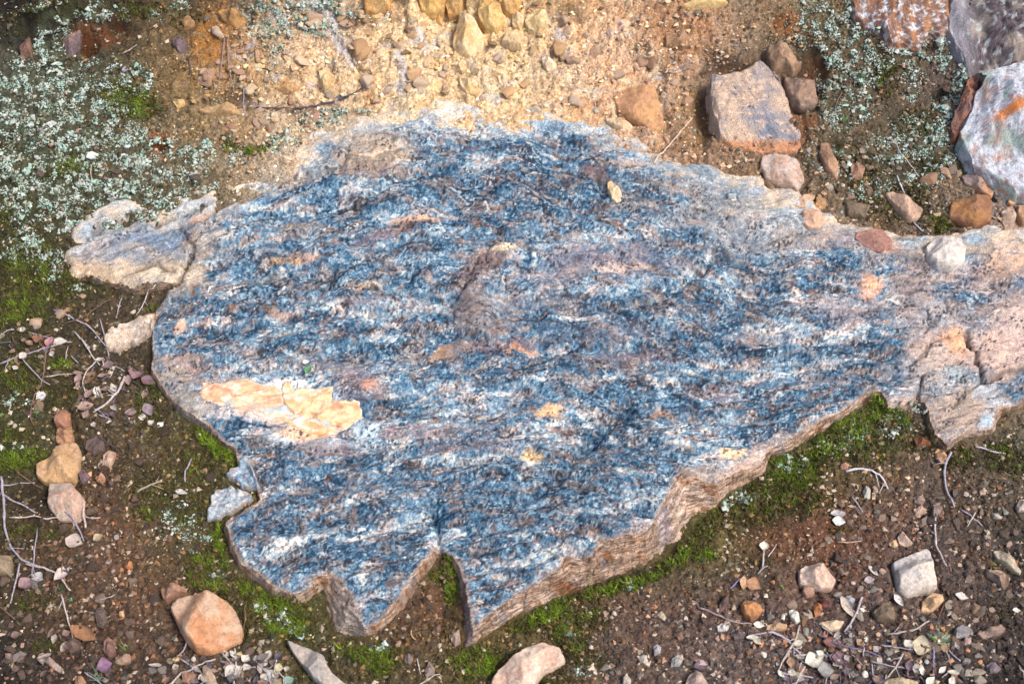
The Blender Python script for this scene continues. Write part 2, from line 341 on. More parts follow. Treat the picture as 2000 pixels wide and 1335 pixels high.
# ------------------------------------------------------------------ materials
def mat_new(name, rough=.85):
    m = bpy.data.materials.new(name); m.use_nodes = True
    n = m.node_tree; b = n.nodes['Principled BSDF']; b.inputs['Roughness'].default_value = rough
    b.inputs['Specular IOR Level'].default_value = .25
    return m, n, b
def nd(n, t, **kw):
    x = n.nodes.new(t)
    for k_, v in kw.items():
        if k_ in x.inputs: x.inputs[k_].default_value = v
        else: setattr(x, k_, v)
    return x
def speckled(name, attr='Col', sc=420, amt=.5, bump=.4, bscale=500, sc2=1400, rough=.85, spot=None, bd=0.0012):
    """vertex colour times fine grain, with fine relief"""
    m, n, b = mat_new(name, rough)
    tc = nd(n, 'ShaderNodeTexCoord')
    if attr == 'OBJ':
        src = nd(n, 'ShaderNodeObjectInfo'); cs = src.outputs['Color']
    else:
        src = nd(n, 'ShaderNodeVertexColor', layer_name=attr); cs = src.outputs['Color']
    n1 = nd(n, 'ShaderNodeTexNoise', Scale=sc, Detail=5.0, Roughness=.7)
    n2 = nd(n, 'ShaderNodeTexNoise', Scale=sc2, Detail=2.0, Roughness=.6)
    for q in (n1, n2): n.links.new(tc.outputs['Object'], q.inputs['Vector'])
    mr = nd(n, 'ShaderNodeMapRange'); mr.inputs[1].default_value = .32; mr.inputs[2].default_value = .68
    mr.inputs[3].default_value = 1-amt; mr.inputs[4].default_value = 1+amt
    n.links.new(n1.outputs['Fac'], mr.inputs[0])
    mr2 = nd(n, 'ShaderNodeMapRange'); mr2.inputs[1].default_value = .35; mr2.inputs[2].default_value = .65
    mr2.inputs[3].default_value = 1-amt*.6; mr2.inputs[4].default_value = 1+amt*.6
    n.links.new(n2.outputs['Fac'], mr2.inputs[0])
    mu = nd(n, 'ShaderNodeMath', operation='MULTIPLY'); n.links.new(mr.outputs[0], mu.inputs[0]); n.links.new(mr2.outputs[0], mu.inputs[1])
    sc_ = nd(n, 'ShaderNodeVectorMath', operation='SCALE'); n.links.new(cs, sc_.inputs[0]); n.links.new(mu.outputs[0], sc_.inputs['Scale'])
    n.links.new(sc_.outputs[0], b.inputs['Base Color'])
    nb = nd(n, 'ShaderNodeTexNoise', Scale=bscale, Detail=6.0, Roughness=.65); n.links.new(tc.outputs['Object'], nb.inputs['Vector'])
    bp = nd(n, 'ShaderNodeBump', Strength=bump, Distance=bd); n.links.new(nb.outputs['Fac'], bp.inputs['Height']); n.links.new(bp.outputs[0], b.inputs['Normal'])
    return m
M_slab = speckled('blue_rock', sc=520, amt=.5, bump=.8, bscale=420, sc2=1300, rough=.75)
M_edge = speckled('layered_edge', sc=350, amt=.4, bump=1.0, bscale=400, bd=.002)
def laminate(m, scale, lo, hi, dark, bdist):
    n = m.node_tree; b = n.nodes['Principled BSDF']
    tc = nd(n, 'ShaderNodeTexCoord'); mp = nd(n, 'ShaderNodeMapping'); mp.inputs['Scale'].default_value = scale
    n.links.new(tc.outputs['Object'], mp.inputs[0])
    q = nd(n, 'ShaderNodeTexNoise', Scale=1.0, Detail=5.0, Roughness=.7, Distortion=.5); n.links.new(mp.outputs[0], q.inputs['Vector'])
    mr = nd(n, 'ShaderNodeMapRange'); mr.inputs[1].default_value = lo; mr.inputs[2].default_value = hi; mr.inputs[3].default_value = dark; mr.inputs[4].default_value = 1.1
    n.links.new(q.outputs['Fac'], mr.inputs[0])
    old = b.inputs['Base Color'].links[0].from_socket
    sc_ = nd(n, 'ShaderNodeVectorMath', operation='SCALE'); n.links.new(old, sc_.inputs[0]); n.links.new(mr.outputs[0], sc_.inputs['Scale']); n.links.new(sc_.outputs[0], b.inputs['Base Color'])
    ob = b.inputs['Normal'].links[0].from_socket
    bp = nd(n, 'ShaderNodeBump', Strength=1.0, Distance=bdist); n.links.new(mr.outputs[0], bp.inputs['Height']); n.links.new(ob, bp.inputs['Normal']); n.links.new(bp.outputs[0], b.inputs['Normal'])
laminate(M_edge, (60, 60, 480), .38, .50, .60, .004)
M_ground = speckled('soil', sc=300, amt=.5, bump=1.0, bscale=330, rough=.95, bd=.004)
M_crumb = speckled('crumbs', sc=500, amt=.25, bump=.4, bscale=700, rough=.95)
M_moss = speckled('moss', sc=700, amt=.25, bump=.1, rough=.9)
M_chip = speckled('ochre_stone', sc=160, amt=.13, bump=.35, bscale=160, sc2=600, rough=.6)

def stone_mat():
    m, n, b = mat_new('stone', .8)
    tc = nd(n, 'ShaderNodeTexCoord'); oi = nd(n, 'ShaderNodeObjectInfo')
    at = nd(n, 'ShaderNodeAttribute', attribute_type='OBJECT', attribute_name='tint')
    wv = nd(n, 'ShaderNodeMath', operation='MULTIPLY'); wv.inputs[1].default_value = 37.0; n.links.new(oi.outputs['Random'], wv.inputs[0])
    def no(s, d=4.0, r=.6):
        q = nd(n, 'ShaderNodeTexNoise', Scale=s, Detail=d, Roughness=r, noise_dimensions='4D')
        n.links.new(geo.outputs[0], q.inputs['Vector']); n.links.new(wv.outputs[0], q.inputs['W']); return q
    geo = nd(n, 'ShaderNodeVectorMath', operation='SCALE'); n.links.new(tc.outputs['Object'], geo.inputs[0]); geo.inputs['Scale'].default_value = 1.0
    big = no(32, 4, .6); mid = no(170, 6, .75); fine = no(800, 3, .7)
    r1 = nd(n, 'ShaderNodeMapRange'); r1.inputs[1].default_value = .42; r1.inputs[2].default_value = .60; n.links.new(big.outputs['Fac'], r1.inputs[0])
    mx = nd(n, 'ShaderNodeMix', data_type='RGBA'); n.links.new(r1.outputs[0], mx.inputs[0]); n.links.new(oi.outputs['Color'], mx.inputs[6]); n.links.new(at.outputs['Color'], mx.inputs[7])
    r2 = nd(n, 'ShaderNodeMapRange'); r2.inputs[1].default_value = .33; r2.inputs[2].default_value = .67; r2.inputs[3].default_value = .6; r2.inputs[4].default_value = 1.32; n.links.new(mid.outputs['Fac'], r2.inputs[0])
    r3 = nd(n, 'ShaderNodeMapRange'); r3.inputs[1].default_value = .33; r3.inputs[2].default_value = .67; r3.inputs[3].default_value = .8; r3.inputs[4].default_value = 1.2; n.links.new(fine.outputs['Fac'], r3.inputs[0])
    mu = nd(n, 'ShaderNodeMath', operation='MULTIPLY'); n.links.new(r2.outputs[0], mu.inputs[0]); n.links.new(r3.outputs[0], mu.inputs[1])
    sc_ = nd(n, 'ShaderNodeVectorMath', operation='SCALE'); n.links.new(mx.outputs[2], sc_.inputs[0]); n.links.new(mu.outputs[0], sc_.inputs['Scale'])
    n.links.new(sc_.outputs[0], b.inputs['Base Color'])
    bp = nd(n, 'ShaderNodeBump', Strength=.9, Distance=.003); n.links.new(mid.outputs['Fac'], bp.inputs['Height']); n.links.new(bp.outputs[0], b.inputs['Normal'])
    return m
M_stone = stone_mat()
M_twig = None
def objcol_mat(name, rough=.8, sc=300, amt=.3):
    return speckled(name, attr='OBJ', sc=sc, amt=amt, bump=.3, bscale=400, rough=rough)
M_twig = objcol_mat('twig_bark', .8, 300, .45)
M_leaf = objcol_mat('dry_leaf', .6, 200, .35)
M_green = objcol_mat('fresh_green', .5, 200, .2)

# ------------------------------------------------------------------ colour layout
GX = np.arange(0, 2001, 200.0); GY = np.array([0, 170, 340, 510, 680, 850, 1020, 1190, 1335.0])
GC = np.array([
 [(44,40,33),(72,62,46),(112,90,62),(218,190,165),(250,212,160),(250,210,154),(228,186,148),(176,144,114),(130,112,82),(104,76,60),(85,76,80)],  # row ends darkened: lens falloff at the frame corners painted into the soil
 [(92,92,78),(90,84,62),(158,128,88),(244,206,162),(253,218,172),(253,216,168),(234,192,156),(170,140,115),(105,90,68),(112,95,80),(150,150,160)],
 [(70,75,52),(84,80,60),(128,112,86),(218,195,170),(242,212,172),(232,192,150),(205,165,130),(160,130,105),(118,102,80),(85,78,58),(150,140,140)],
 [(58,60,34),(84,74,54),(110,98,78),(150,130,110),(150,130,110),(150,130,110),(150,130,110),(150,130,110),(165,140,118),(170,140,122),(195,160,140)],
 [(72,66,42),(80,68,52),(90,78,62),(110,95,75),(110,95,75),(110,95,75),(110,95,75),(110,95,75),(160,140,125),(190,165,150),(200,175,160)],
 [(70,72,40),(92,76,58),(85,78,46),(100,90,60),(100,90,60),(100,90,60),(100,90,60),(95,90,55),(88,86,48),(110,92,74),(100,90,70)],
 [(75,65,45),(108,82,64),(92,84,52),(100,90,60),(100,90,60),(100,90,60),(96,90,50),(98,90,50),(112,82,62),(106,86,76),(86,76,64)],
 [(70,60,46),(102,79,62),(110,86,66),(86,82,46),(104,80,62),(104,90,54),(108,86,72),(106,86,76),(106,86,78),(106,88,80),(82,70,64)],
 [(50,43,39),(84,67,56),(78,67,60),(90,82,58),(92,80,56),(102,88,56),(106,90,80),(112,98,90),(96,82,78),(80,70,66),(50,44,42)]], float)  # both bottom corners carry the same painted corner falloff
def gridcol(px, py):
    x = np.clip(px, 0, 1999.9)/200; y = np.clip(py, 0, 1334.9)
    ix = np.floor(x).astype(int); fx = (x-ix)[..., None]
    iy = np.clip(np.searchsorted(GY, y, side='right')-1, 0, len(GY)-2); fy = ((y-GY[iy])/(GY[iy+1]-GY[iy]))[..., None]
    c = (GC[iy, ix]*(1-fx)+GC[iy, ix+1]*fx)*(1-fy)+(GC[iy+1, ix]*(1-fx)+GC[iy+1, ix+1]*fx)*fy
    return c
C_moss_d = alb(60, 62, 26); C_moss_l = alb(100, 118, 34)
def mix(c, d, m): return c*(1-m[..., None])+np.asarray(d)*m[..., None]

# traced outlines of the stones (listed here so that the earth can settle round them)
YE = (240, 195, 125); YE2 = (222, 160, 85); CR = (250, 222, 175)
S = [
 # yellow stones of the bank
 ([(709,-14),(765,-14),(763,12),(745,17),(712,19)], .035, YE2, YE, 'yellow-orange stone block cut by the top edge, first from the left'),
 ([(813,-12),(868,-14),(872,10),(866,24),(845,27),(822,12)], .040, (238,190,110), YE2, 'large yellow stone block cut by the top edge beside the mossy earth gap'),
 ([(872,-12),(903,-12),(905,12),(898,28),(875,32),(869,20)], .035, YE, YE2, 'upright yellow stone pressed against the right side of the large top-edge block'),
 ([(908,-10),(942,-12),(936,10),(925,20),(910,16)], .025, (205,175,125), (180,150,105), 'dull khaki stone filling the gap above the teardrop stone'),
 ([(945,2),(955,-4),(972,6),(985,24),(986,42),(970,54),(948,54),(934,46),(932,30),(938,16)], .035, (245,205,130), (230,175,95), 'pointed five-sided yellow stone at the top right of the teardrop stone'),
 ([(975,-14),(1020,-12),(1018,10),(1005,24),(988,22),(974,8)], .030, YE2, YE, 'orange-yellow stone cut by the top edge, last on the right'),
 ([(897,25),(913,41),(933,51),(948,76),(943,94),(918,102),(897,97),(883,84),(885,69),(892,51)], .038, CR, YE, 'big cream-yellow teardrop stone standing in the bank'),
 ([(900,113),(910,120),(913,140),(902,142),(888,134),(890,120)], .016, CR, YE, 'small cream stone just below the teardrop stone'),
 ([(896,150),(908,144),(920,152),(938,174),(932,183),(912,178),(898,166)], .020, (252,235,195), YE, 'glossy cream wedge stone, lower of the two under the teardrop stone'),
 ([(621,134),(643,133),(650,158),(656,174),(633,177),(626,158)], .024, CR, YE, 'pale upright block stone standing in the bank above the dark stick'),
 ([(536,168),(548,156),(556,152),(576,164),(584,172),(570,178),(548,174)], .020, (240,200,150), YE2, 'low tent-shaped yellow stone at the left foot of the bank'),
 ([(952,137),(990,136),(992,146),(962,146)], .010, CR, YE, 'thin flat cream plate lying right of the cream wedge stone'),
 ([(972,148),(990,146),(991,160),(975,163)], .010, (245,215,175), CR, 'small square cream stone under the thin flat plate'),
 ([(1057,118),(1064,108),(1088,124),(1086,130),(1070,138),(1062,130)], .016, (252,240,215), CR, 'bright angular cream stone alone on the pinkish bank'),
 ([(1028,30),(1045,20),(1068,22),(1072,42),(1052,56),(1032,58),(1024,46)], .022, (245,220,165), YE, 'rounded pale yellow stone right of the pointed five-sided one'),
 ([(1000,28),(1022,24),(1026,44),(1016,56),(1000,50)], .018, CR, YE, 'small pale stone touching the left side of the rounded pale yellow stone'),
 ([(988,60),(1012,50),(1030,70),(1020,92),(995,96),(978,84)], .018, (245,215,160), (225,190,140), 'flat sandy stone right of the teardrop stone'),
 ([(750,24),(768,14),(786,20),(782,36),(764,40)], .018, YE, (200,165,140), 'yellow stone with a grey face under the top-edge blocks'),
 ([(848,30),(866,34),(864,50),(850,44)], .012, YE2, YE, 'small orange stone below the upright top-edge stone'),
 ([(1330,4),(1400,-10),(1425,0),(1400,12),(1350,16)], .02, (240,205,140), YE, 'pale yellow slab end cut by the top edge right of centre'),
 ([(430,20),(448,16),(476,26),(480,40),(462,48),(440,42),(425,30)], .022, (205,150,85), (150,110,70), 'rounded tan-orange stone in the mossy top left earth'),
 ([(352,42),(370,34),(382,42),(376,52),(358,52)], .014, (200,155,105), (150,110,70), 'small tan stone left of the rounded tan-orange one'),
 ([(388,218),(400,210),(440,202),(480,204),(478,222),(430,226),(400,224)], .014, (215,180,125), (190,150,100), 'flat sandy ledge stone at the left foot of the bank'),
 ([(336,196),(360,194),(362,204),(345,209)], .009, (225,185,125), YE, 'small flat yellow chip in the moss at upper left'),
 ([(120,78),(140,64),(160,66),(156,90),(142,108),(128,100)], .020, (110,95,105), (150,120,110), 'purple-grey stone beside the dark hole at upper left'),
 ([(38,95),(60,76),(64,96),(62,112),(40,114)], .018, (150,110,90), (120,90,80), 'brown wedge stone under the black hollow at upper left'),
 ([(336,76),(352,70),(366,80),(364,98),(354,106),(338,90)], .014, (125,105,110), (90,78,85), 'dark purple-grey stone in the moss between the hole and the bank'),
 # pink bank, right
 ([(1196,178),(1225,170),(1280,174),(1300,250),(1278,252),(1208,222)], .022, (205,150,110), (225,165,105), 'broad pink-orange triangular stone set in the bank left of the grey flat stone'),
 ([(1182,232),(1200,228),(1216,234),(1236,246),(1230,256),(1200,248),(1186,240)], .012, (240,215,175), (220,185,140), 'cream ledge stone at the foot of the pink-orange triangular stone'),
 ([(1300,70),(1330,62),(1360,70),(1350,92),(1320,96),(1300,86)], .02, (195,150,110), (170,130,100), 'brown lump of earthy stone above and left of the grey flat stone'),
 # three-stone group at right
 ([(1496,100),(1510,88),(1530,87),(1552,96),(1562,112),(1567,126),(1552,138),(1530,136),(1510,128),(1496,116)], .040, (190,155,125), (150,115,90), 'rounded knobbly brown stone, uppermost beside the big flat-topped one'),
 ([(1530,152),(1550,144),(1576,150),(1592,170),(1600,192),(1592,206),(1568,210),(1546,202),(1534,182)], .036, (172,140,120), (120,105,98), 'brown stone with a dark hollow tucked against the right side of the big flat-topped one'),
 ([(1602,280),(1618,278),(1640,330),(1636,350),(1610,330),(1600,300)], .016, (195,150,120), (165,125,100), 'narrow pinkish sliver stone right of the big flat-topped stone'),
 ([(1488,302),(1530,296),(1560,312),(1572,350),(1560,372),(1520,362),(1495,345),(1484,320)], .020, (200,165,145), (215,200,195), 'pinkish grey stone directly below the big flat-topped stone'),
 ([(1660,330),(1676,316),(1690,328),(1684,348),(1664,346)], .014, (185,140,115), (160,120,100), 'small pinkish stone among moss at right'),
 ([(1548,390),(1580,386),(1590,396),(1574,403),(1552,400)], .010, (235,195,165), (215,170,135), 'flat pink chip at the upper edge of the slab'),
 ([(1593,388),(1610,386),(1614,400),(1604,408),(1592,402)], .011, (225,175,125), (200,150,105), 'small orange-tan stone between the two pink chips'),
 ([(1565,414),(1582,408),(1600,412),(1612,432),(1600,444),(1580,444),(1568,432)], .016, (235,190,160), (220,175,145), 'angular pink stone lying on the upper right of the slab'),
 ([(1728,378),(1745,372),(1780,392),(1803,412),(1796,424),(1784,432),(1770,428),(1750,405)], .022, (215,180,155), (185,150,130), 'pale pointed stone leaning in the moss at right'),
 ([(1878,342),(1890,338),(1912,352),(1940,384),(1934,388),(1905,372),(1884,356)], .018, (225,160,105), (160,140,140), 'orange-faced wedge stone below the white-lichened boulder'),
 ([(1856,396),(1880,386),(1925,384),(1940,392),(1938,430),(1905,442),(1870,436),(1854,418)], .022, (165,115,85), (185,125,70), 'rusty brown earthy block right of the pale pointed stone'),
 ([(1970,372),(1980,364),(1990,370),(1984,400),(1974,406),(1968,398)], .014, (225,170,120), (205,150,105), 'upright narrow orange stone near the right edge'),
 ([(1986,402),(2015,398),(2020,440),(1996,438),(1984,420)], .018, (215,170,130), (190,140,110), 'pinkish stone cut by the right edge beside the upright narrow one'),
 ([(1956,412),(1974,408),(1984,424),(1980,446),(1966,446),(1956,430)], .016, (215,195,175), (190,160,140), 'cream-grey stone under the upright narrow orange one'),
 ([(1808,480),(1822,468),(1850,462),(1876,468),(1888,490),(1884,512),(1858,524),(1830,518),(1812,502)], .030, (232,228,222), (190,190,195), 'rounded white speckled stone at the upper right rim of the slab'),
 ([(1720,452),(1742,470),(1742,484),(1722,492),(1700,486),(1668,464),(1672,452)], .010, (190,135,120), (160,115,110), 'reddish-pink layered stone on the upper right rim of the slab'),
 ([(1186,358),(1192,353),(1206,362),(1216,380),(1214,390),(1204,393),(1194,386),(1187,372)], .012, (250,232,200), (240,205,150), 'single cream oval pebble lying on top of the slab'),
 ([(1650,395),(1700,400),(1690,425),(1655,420)], .012, (150,125,110), (120,105,85), 'brown stone sunk in the moss above the slab'),
 # left
 ([(108,800),(125,796),(137,806),(139,832),(128,838),(110,836),(107,818)], .022, (185,128,98), (165,115,95), 'upright pink-brown stone, upper of the two stacked at left'),
 ([(110,838),(140,832),(144,850),(142,866),(122,869),(108,862)], .022, (205,150,108), (180,130,100), 'squarish orange-tan stone touching the pink-brown one above it'),
 ([(120,866),(152,862),(158,885),(156,915),(148,940),(118,945),(88,948),(70,930),(68,905),(92,892)], .032, (205,165,125), (225,175,115), 'large tan stone with an orange face in the soil at left'),
 ([(98,948),(140,944),(162,968),(168,1005),(150,1016),(112,1012),(92,985)], .022, (190,175,160), (210,165,145), 'pale grey and pink stone directly under the large tan one at left'),
 ([(202,888),(214,880),(228,884),(222,900),(214,912),(200,904)], .012, (225,190,165), (205,165,140), 'bright pinkish pebble alone on bare soil right of the large tan stone'),
 ([(152,924),(165,916),(177,930),(160,944)], .012, (135,105,115), (110,90,100), 'small purple angular pebble touching the large tan stone'),
 ([(186,930),(198,922),(208,934),(200,944),(188,940)], .011, (215,160,120), (180,125,95), 'small orange pebble right of the purple angular one'),
 ([(64,784),(78,778),(86,790),(82,802),(66,800)], .012, (150,125,95), (125,105,85), 'small khaki pebble under the curved twigs at left'),
 ([(168,860),(190,850),(205,862),(204,880),(182,888),(166,878)], .010, (120,100,98), (105,85,80), 'greyish-purple half buried stone right of the stacked pair'),
 ([(-14,1086),(22,1084),(25,1098),(20,1122),(-14,1122)], .022, (160,145,120), (185,130,90), 'square grey-tan stone cut by the left edge'),
 ([(330,1182),(345,1168),(375,1160),(410,1162),(445,1172),(460,1192),(475,1225),(470,1245),(440,1262),(410,1272),(380,1268),(358,1245),(345,1215)], .042, (215,180,150), (225,150,100), 'biggest pink and orange stone in the lower left soil'),
 ([(312,1150),(330,1143),(360,1145),(366,1158),(345,1166),(325,1176),(318,1168)], .024, (190,145,120), (170,125,100), 'brown-pink stone peeping out behind the biggest orange stone'),
 ([(558,1248),(572,1250),(600,1264),(635,1282),(640,1300),(655,1318),(690,1345),(640,1350),(615,1330),(590,1296),(570,1272)], .026, (175,172,168), (200,190,180), 'long grey shard of rock pointing up left at the bottom edge'),
 ([(1010,1280),(1030,1262),(1060,1256),(1095,1262),(1106,1285),(1090,1298),(1062,1312),(1050,1330),(1040,1350),(960,1350),(958,1322),(975,1305)], .040, (240,220,200), (225,185,165), 'large pale cream stone cut by the bottom edge, centre'),
 ([(202,1252),(212,1244),(226,1252),(226,1275),(212,1283),(203,1274)], .016, (165,125,110), (145,105,95), 'reddish pentagon-shaped pebble at lower left'),
 ([(225,1282),(256,1278),(256,1292),(238,1298),(225,1294)], .011, (175,140,125), (150,130,90), 'flat pinkish pebble beside the grass blades at lower left'),
 ([(128,1252),(145,1244),(158,1252),(155,1268),(138,1274),(126,1264)], .013, (120,95,85), (100,82,75), 'dull brown round pebble at lower left'),
 ([(188,1190),(198,1182),(206,1190),(208,1212),(200,1225),(190,1222),(186,1205)], .013, (120,102,95), (105,88,82), 'egg-shaped grey-brown pebble in the lower left soil'),
 ([(232,1196),(242,1190),(243,1204),(234,1208)], .008, (235,190,145), (225,175,125), 'tiny bright orange-cream pebble beside the egg-shaped one'),
 ([(76,1276),(84,1272),(104,1288),(124,1304),(118,1313),(98,1302),(78,1286)], .012, (190,175,165), (165,140,130), 'pale stick-like stone sliver at lower left'),
 ([(355,1318),(378,1310),(385,1322),(370,1334),(356,1330)], .011, (185,135,110), (160,120,100), 'pink-brown pebble at the bottom below the biggest orange stone'),
 ([(395,1300),(402,1296),(420,1318),(425,1340),(408,1345),(396,1322)], .012, (200,175,150), (170,145,125), 'long pale wedge pebble among twigs at the bottom'),
 ([(146,1322),(160,1318),(168,1330),(160,1342),(146,1338)], .012, (200,150,115), (175,125,95), 'orange pebble cut by the bottom edge at lower left'),
 ([(245,1098),(258,1096),(260,1108),(250,1112),(243,1106)], .009, (205,135,85), (180,115,75), 'tiny bright orange pebble in the left soil'),
 ([(882,1232),(898,1228),(900,1255),(888,1262),(880,1248)], .012, (200,175,155), (170,145,130), 'small pale stone at the tip of the slab'),
 ([(848,1222),(858,1218),(862,1230),(850,1240),(842,1234)], .010, (160,125,100), (140,108,90), 'brown pebble in the wedge between the slab points'),
 ([(828,1310),(838,1290),(850,1306),(848,1318),(832,1322)], .011, (165,145,140), (140,120,115), 'grey-pink diamond pebble below the slab tip'),
 ([(790,1280),(802,1276),(808,1286),(800,1296),(790,1292)], .010, (145,130,130), (125,110,108), 'grey round pebble below the slab prong'),
 # lower right
 ([(1742,1098),(1780,1082),(1814,1068),(1820,1090),(1828,1130),(1833,1148),(1800,1154),(1775,1160),(1756,1150),(1748,1122)], .034, (222,212,200), (195,198,205), 'large pale square stone in the lower right soil'),
 ([(1560,1112),(1572,1102),(1598,1100),(1620,1112),(1634,1132),(1625,1148),(1600,1150),(1580,1146),(1562,1138)], .030, (240,222,208), (214,170,148), 'pinkish-white lumpy stone left of the large square one'),
 ([(1568,1142),(1588,1140),(1592,1158),(1576,1166),(1566,1156)], .014, (205,165,145), (170,130,110), 'small pinkish stone under the lumpy pinkish-white one'),
 ([(1802,1172),(1820,1158),(1843,1158),(1844,1172),(1830,1185),(1815,1196),(1800,1190)], .022, (235,195,150), (215,165,125), 'cream-orange stone just below the large square stone'),
 ([(1704,1196),(1722,1178),(1738,1176),(1750,1192),(1748,1212),(1712,1212)], .018, (150,130,108), (130,112,92), 'olive-grey round-backed stone below the gap between the two pale stones'),
 ([(1446,1184),(1452,1172),(1470,1169),(1488,1176),(1490,1192),(1478,1204),(1468,1213),(1452,1202)], .022, (215,148,90), (185,120,85), 'round orange stone lying right of the bare soil below the slab'),
 ([(1540,1190),(1550,1186),(1560,1194),(1563,1214),(1554,1218),(1544,1208)], .009, (225,232,222), (205,215,205), 'white-green oval flake standing out on dark soil at lower right'),
 ([(1588,1182),(1598,1174),(1606,1182),(1603,1198),(1592,1202)], .012, (205,130,80), (185,115,75), 'small orange oval pebble right of the white-green flake'),
 ([(1600,1172),(1614,1166),(1624,1172),(1620,1184),(1606,1186)], .012, (150,85,80), (125,72,72), 'dark red pebble touching the small orange oval one'),
 ([(1650,1164),(1662,1160),(1670,1172),(1664,1182),(1654,1176)], .009, (180,190,205), (160,170,185), 'blue-grey small pebble among twigs at lower right'),
 ([(1600,1214),(1622,1210),(1650,1212),(1640,1228),(1622,1232),(1610,1224)], .011, (232,210,175), (205,180,155), 'cream flat stone with a pointed left end at lower right'),
 ([(1498,1220),(1515,1214),(1538,1218),(1536,1230),(1510,1232),(1496,1228)], .011, (225,185,145), (200,155,120), 'flat orange-cream stone left of the pointed cream one'),
 ([(1862,1232),(1876,1222),(1892,1222),(1898,1234),(1890,1244),(1868,1242)], .015, (165,168,178), (140,142,152), 'smooth blue-grey pebble right of the green grass tuft'),
 ([(1882,1246),(1896,1246),(1898,1256),(1884,1256)], .009, (190,160,160), (165,138,138), 'pinkish pebble tucked below the smooth blue-grey one'),
 ([(1906,1236),(1930,1228),(1955,1218),(1966,1226),(1955,1238),(1920,1246)], .014, (165,140,128), (145,122,112), 'blurred flat pinkish-grey stone at the right edge of the lower soil'),
 ([(1940,1074),(1952,1072),(1975,1090),(1996,1112),(1994,1122),(1972,1112),(1946,1090)], .014, (205,195,170), (180,168,145), 'long pale shard slanting down near the right edge'),
 ([(1925,1112),(1950,1108),(1972,1122),(1972,1140),(1960,1152),(1946,1132),(1928,1122)], .018, (205,175,155), (120,95,80), 'pinkish hooked stone under the long pale shard'),
 ([(1756,1062),(1752,1050),(1762,1036),(1775,1054),(1782,1062),(1768,1066)], .012, (225,195,175), (200,168,150), 'pink triangular pebble just above the large square stone'),
 ([(1736,1058),(1748,1056),(1754,1066),(1742,1070)], .009, (235,195,155), (210,165,130), 'small orange-pink pebble left of the pink triangular one'),
 ([(1926,1298),(1938,1292),(1956,1306),(1946,1312),(1934,1312)], .012, (140,130,140), (120,110,120), 'grey angular pebble in the lower right corner'),
 ([(1715,1350),(1730,1326),(1760,1320),(1795,1328),(1802,1350)], .022, (230,212,175), (205,185,150), 'pale yellow stone cut by the bottom edge under the grass tuft'),
 ([(1336,1340),(1345,1318),(1360,1308),(1375,1320),(1392,1345),(1360,1352)], .022, (205,178,165), (180,155,145), 'pinkish domed stone cut by the bottom edge, lower right'),
 ([(1243,1280),(1268,1278),(1272,1290),(1268,1300),(1252,1292)], .012, (230,220,205), (205,195,180), 'white wedge pebble in the bare soil below the slab'),
 ([(1312,1286),(1325,1276),(1334,1290),(1326,1300),(1310,1300)], .010, (185,192,190), (165,170,170), 'pale grey square pebble right of the white wedge'),
 ([(1276,1262),(1284,1256),(1292,1262),(1290,1274),(1278,1280)], .009, (190,190,200), (160,155,170), 'small bluish pebble above the pale grey square one'),
 ([(1216,1326),(1224,1314),(1233,1330),(1228,1345),(1218,1340)], .012, (228,222,212), (205,198,188), 'white pointed pebble cut by the bottom edge'),
 ([(1400,1222),(1410,1214),(1425,1220),(1422,1230),(1402,1232)], .010, (222,226,226), (200,204,206), 'white rounded pebble left of the round orange stone'),
 ([(1405,1180),(1416,1160),(1423,1172),(1420,1186),(1406,1194)], .014, (140,108,102), (120,92,88), 'purple-brown upright stone left of the round orange stone'),
 ([(1316,1238),(1320,1228),(1332,1234),(1336,1246),(1326,1250)], .009, (150,115,95), (130,100,85), 'brown angular pebble in the bare soil'),
 ([(1432,1236),(1444,1230),(1456,1236),(1450,1248),(1434,1248)], .012, (130,118,120), (110,100,102), 'dark grey pebble under the round orange stone'),
 ([(1280,1200),(1292,1194),(1302,1204),(1298,1212)], .009, (205,190,165), (160,145,125), 'tan chip half buried in the soil below the slab'),
 ([(1826,880),(1834,872),(1844,880),(1848,898),(1838,906),(1828,892)], .014, (225,170,120), (205,150,110), 'upright orange stone below the bedrock at right'),
 ([(1783,855),(1800,853),(1820,858),(1818,870),(1790,872)], .012, (165,100,62), (130,78,55), 'rusty red stone under the bedrock at right'),
 ([(1685,958),(1690,950),(1700,956),(1700,972),(1690,974)], .010, (205,208,200), (185,188,182), 'pale grey-white upright pebble below the curved twig'),
 ([(1703,962),(1710,960),(1711,974),(1703,974)], .008, (225,195,160), (205,170,140), 'small cream pebble right of the pale upright one'),
 ([(1912,958),(1922,950),(1930,956),(1924,966),(1914,968)], .009, (215,195,180), (190,165,150), 'pale pink pebble below the right-hand moss'),
 ([(1990,975),(2010,970),(2012,1000),(1988,998),(1984,990)], .014, (220,205,190), (195,178,165), 'pale stone cut by the right edge, mid height'),
 ([(1640,910),(1652,902),(1660,905),(1656,916),(1644,916)], .009, (205,150,125), (180,125,105), 'pink chip beside the upper end of the curved twig'),
 ([(1786,968),(1802,966),(1808,976),(1800,986),(1786,980)], .011, (175,150,140), (150,128,120), 'grey-pink pebble in the right soil'),
 ([(1784,994),(1800,988),(1812,992),(1806,1002),(1788,1004)], .010, (215,185,165), (190,160,140), 'pinkish pebble just below the grey-pink one'),
 ([(1822,985),(1834,980),(1840,996),(1834,1008),(1822,1006)], .012, (165,145,140), (145,125,120), 'grey slab-sided pebble right of the two pinkish ones'),
 ([(1630,1002),(1640,997),(1652,1002),(1646,1008),(1632,1008)], .008, (190,185,190), (165,160,165), 'small grey disc-like pebble below the curved twig'),
 ([(1936,1004),(1948,1002),(1962,1006),(1958,1012),(1940,1011)], .008, (205,198,188), (180,172,165), 'thin pale chip on dark soil near the right edge'),
]
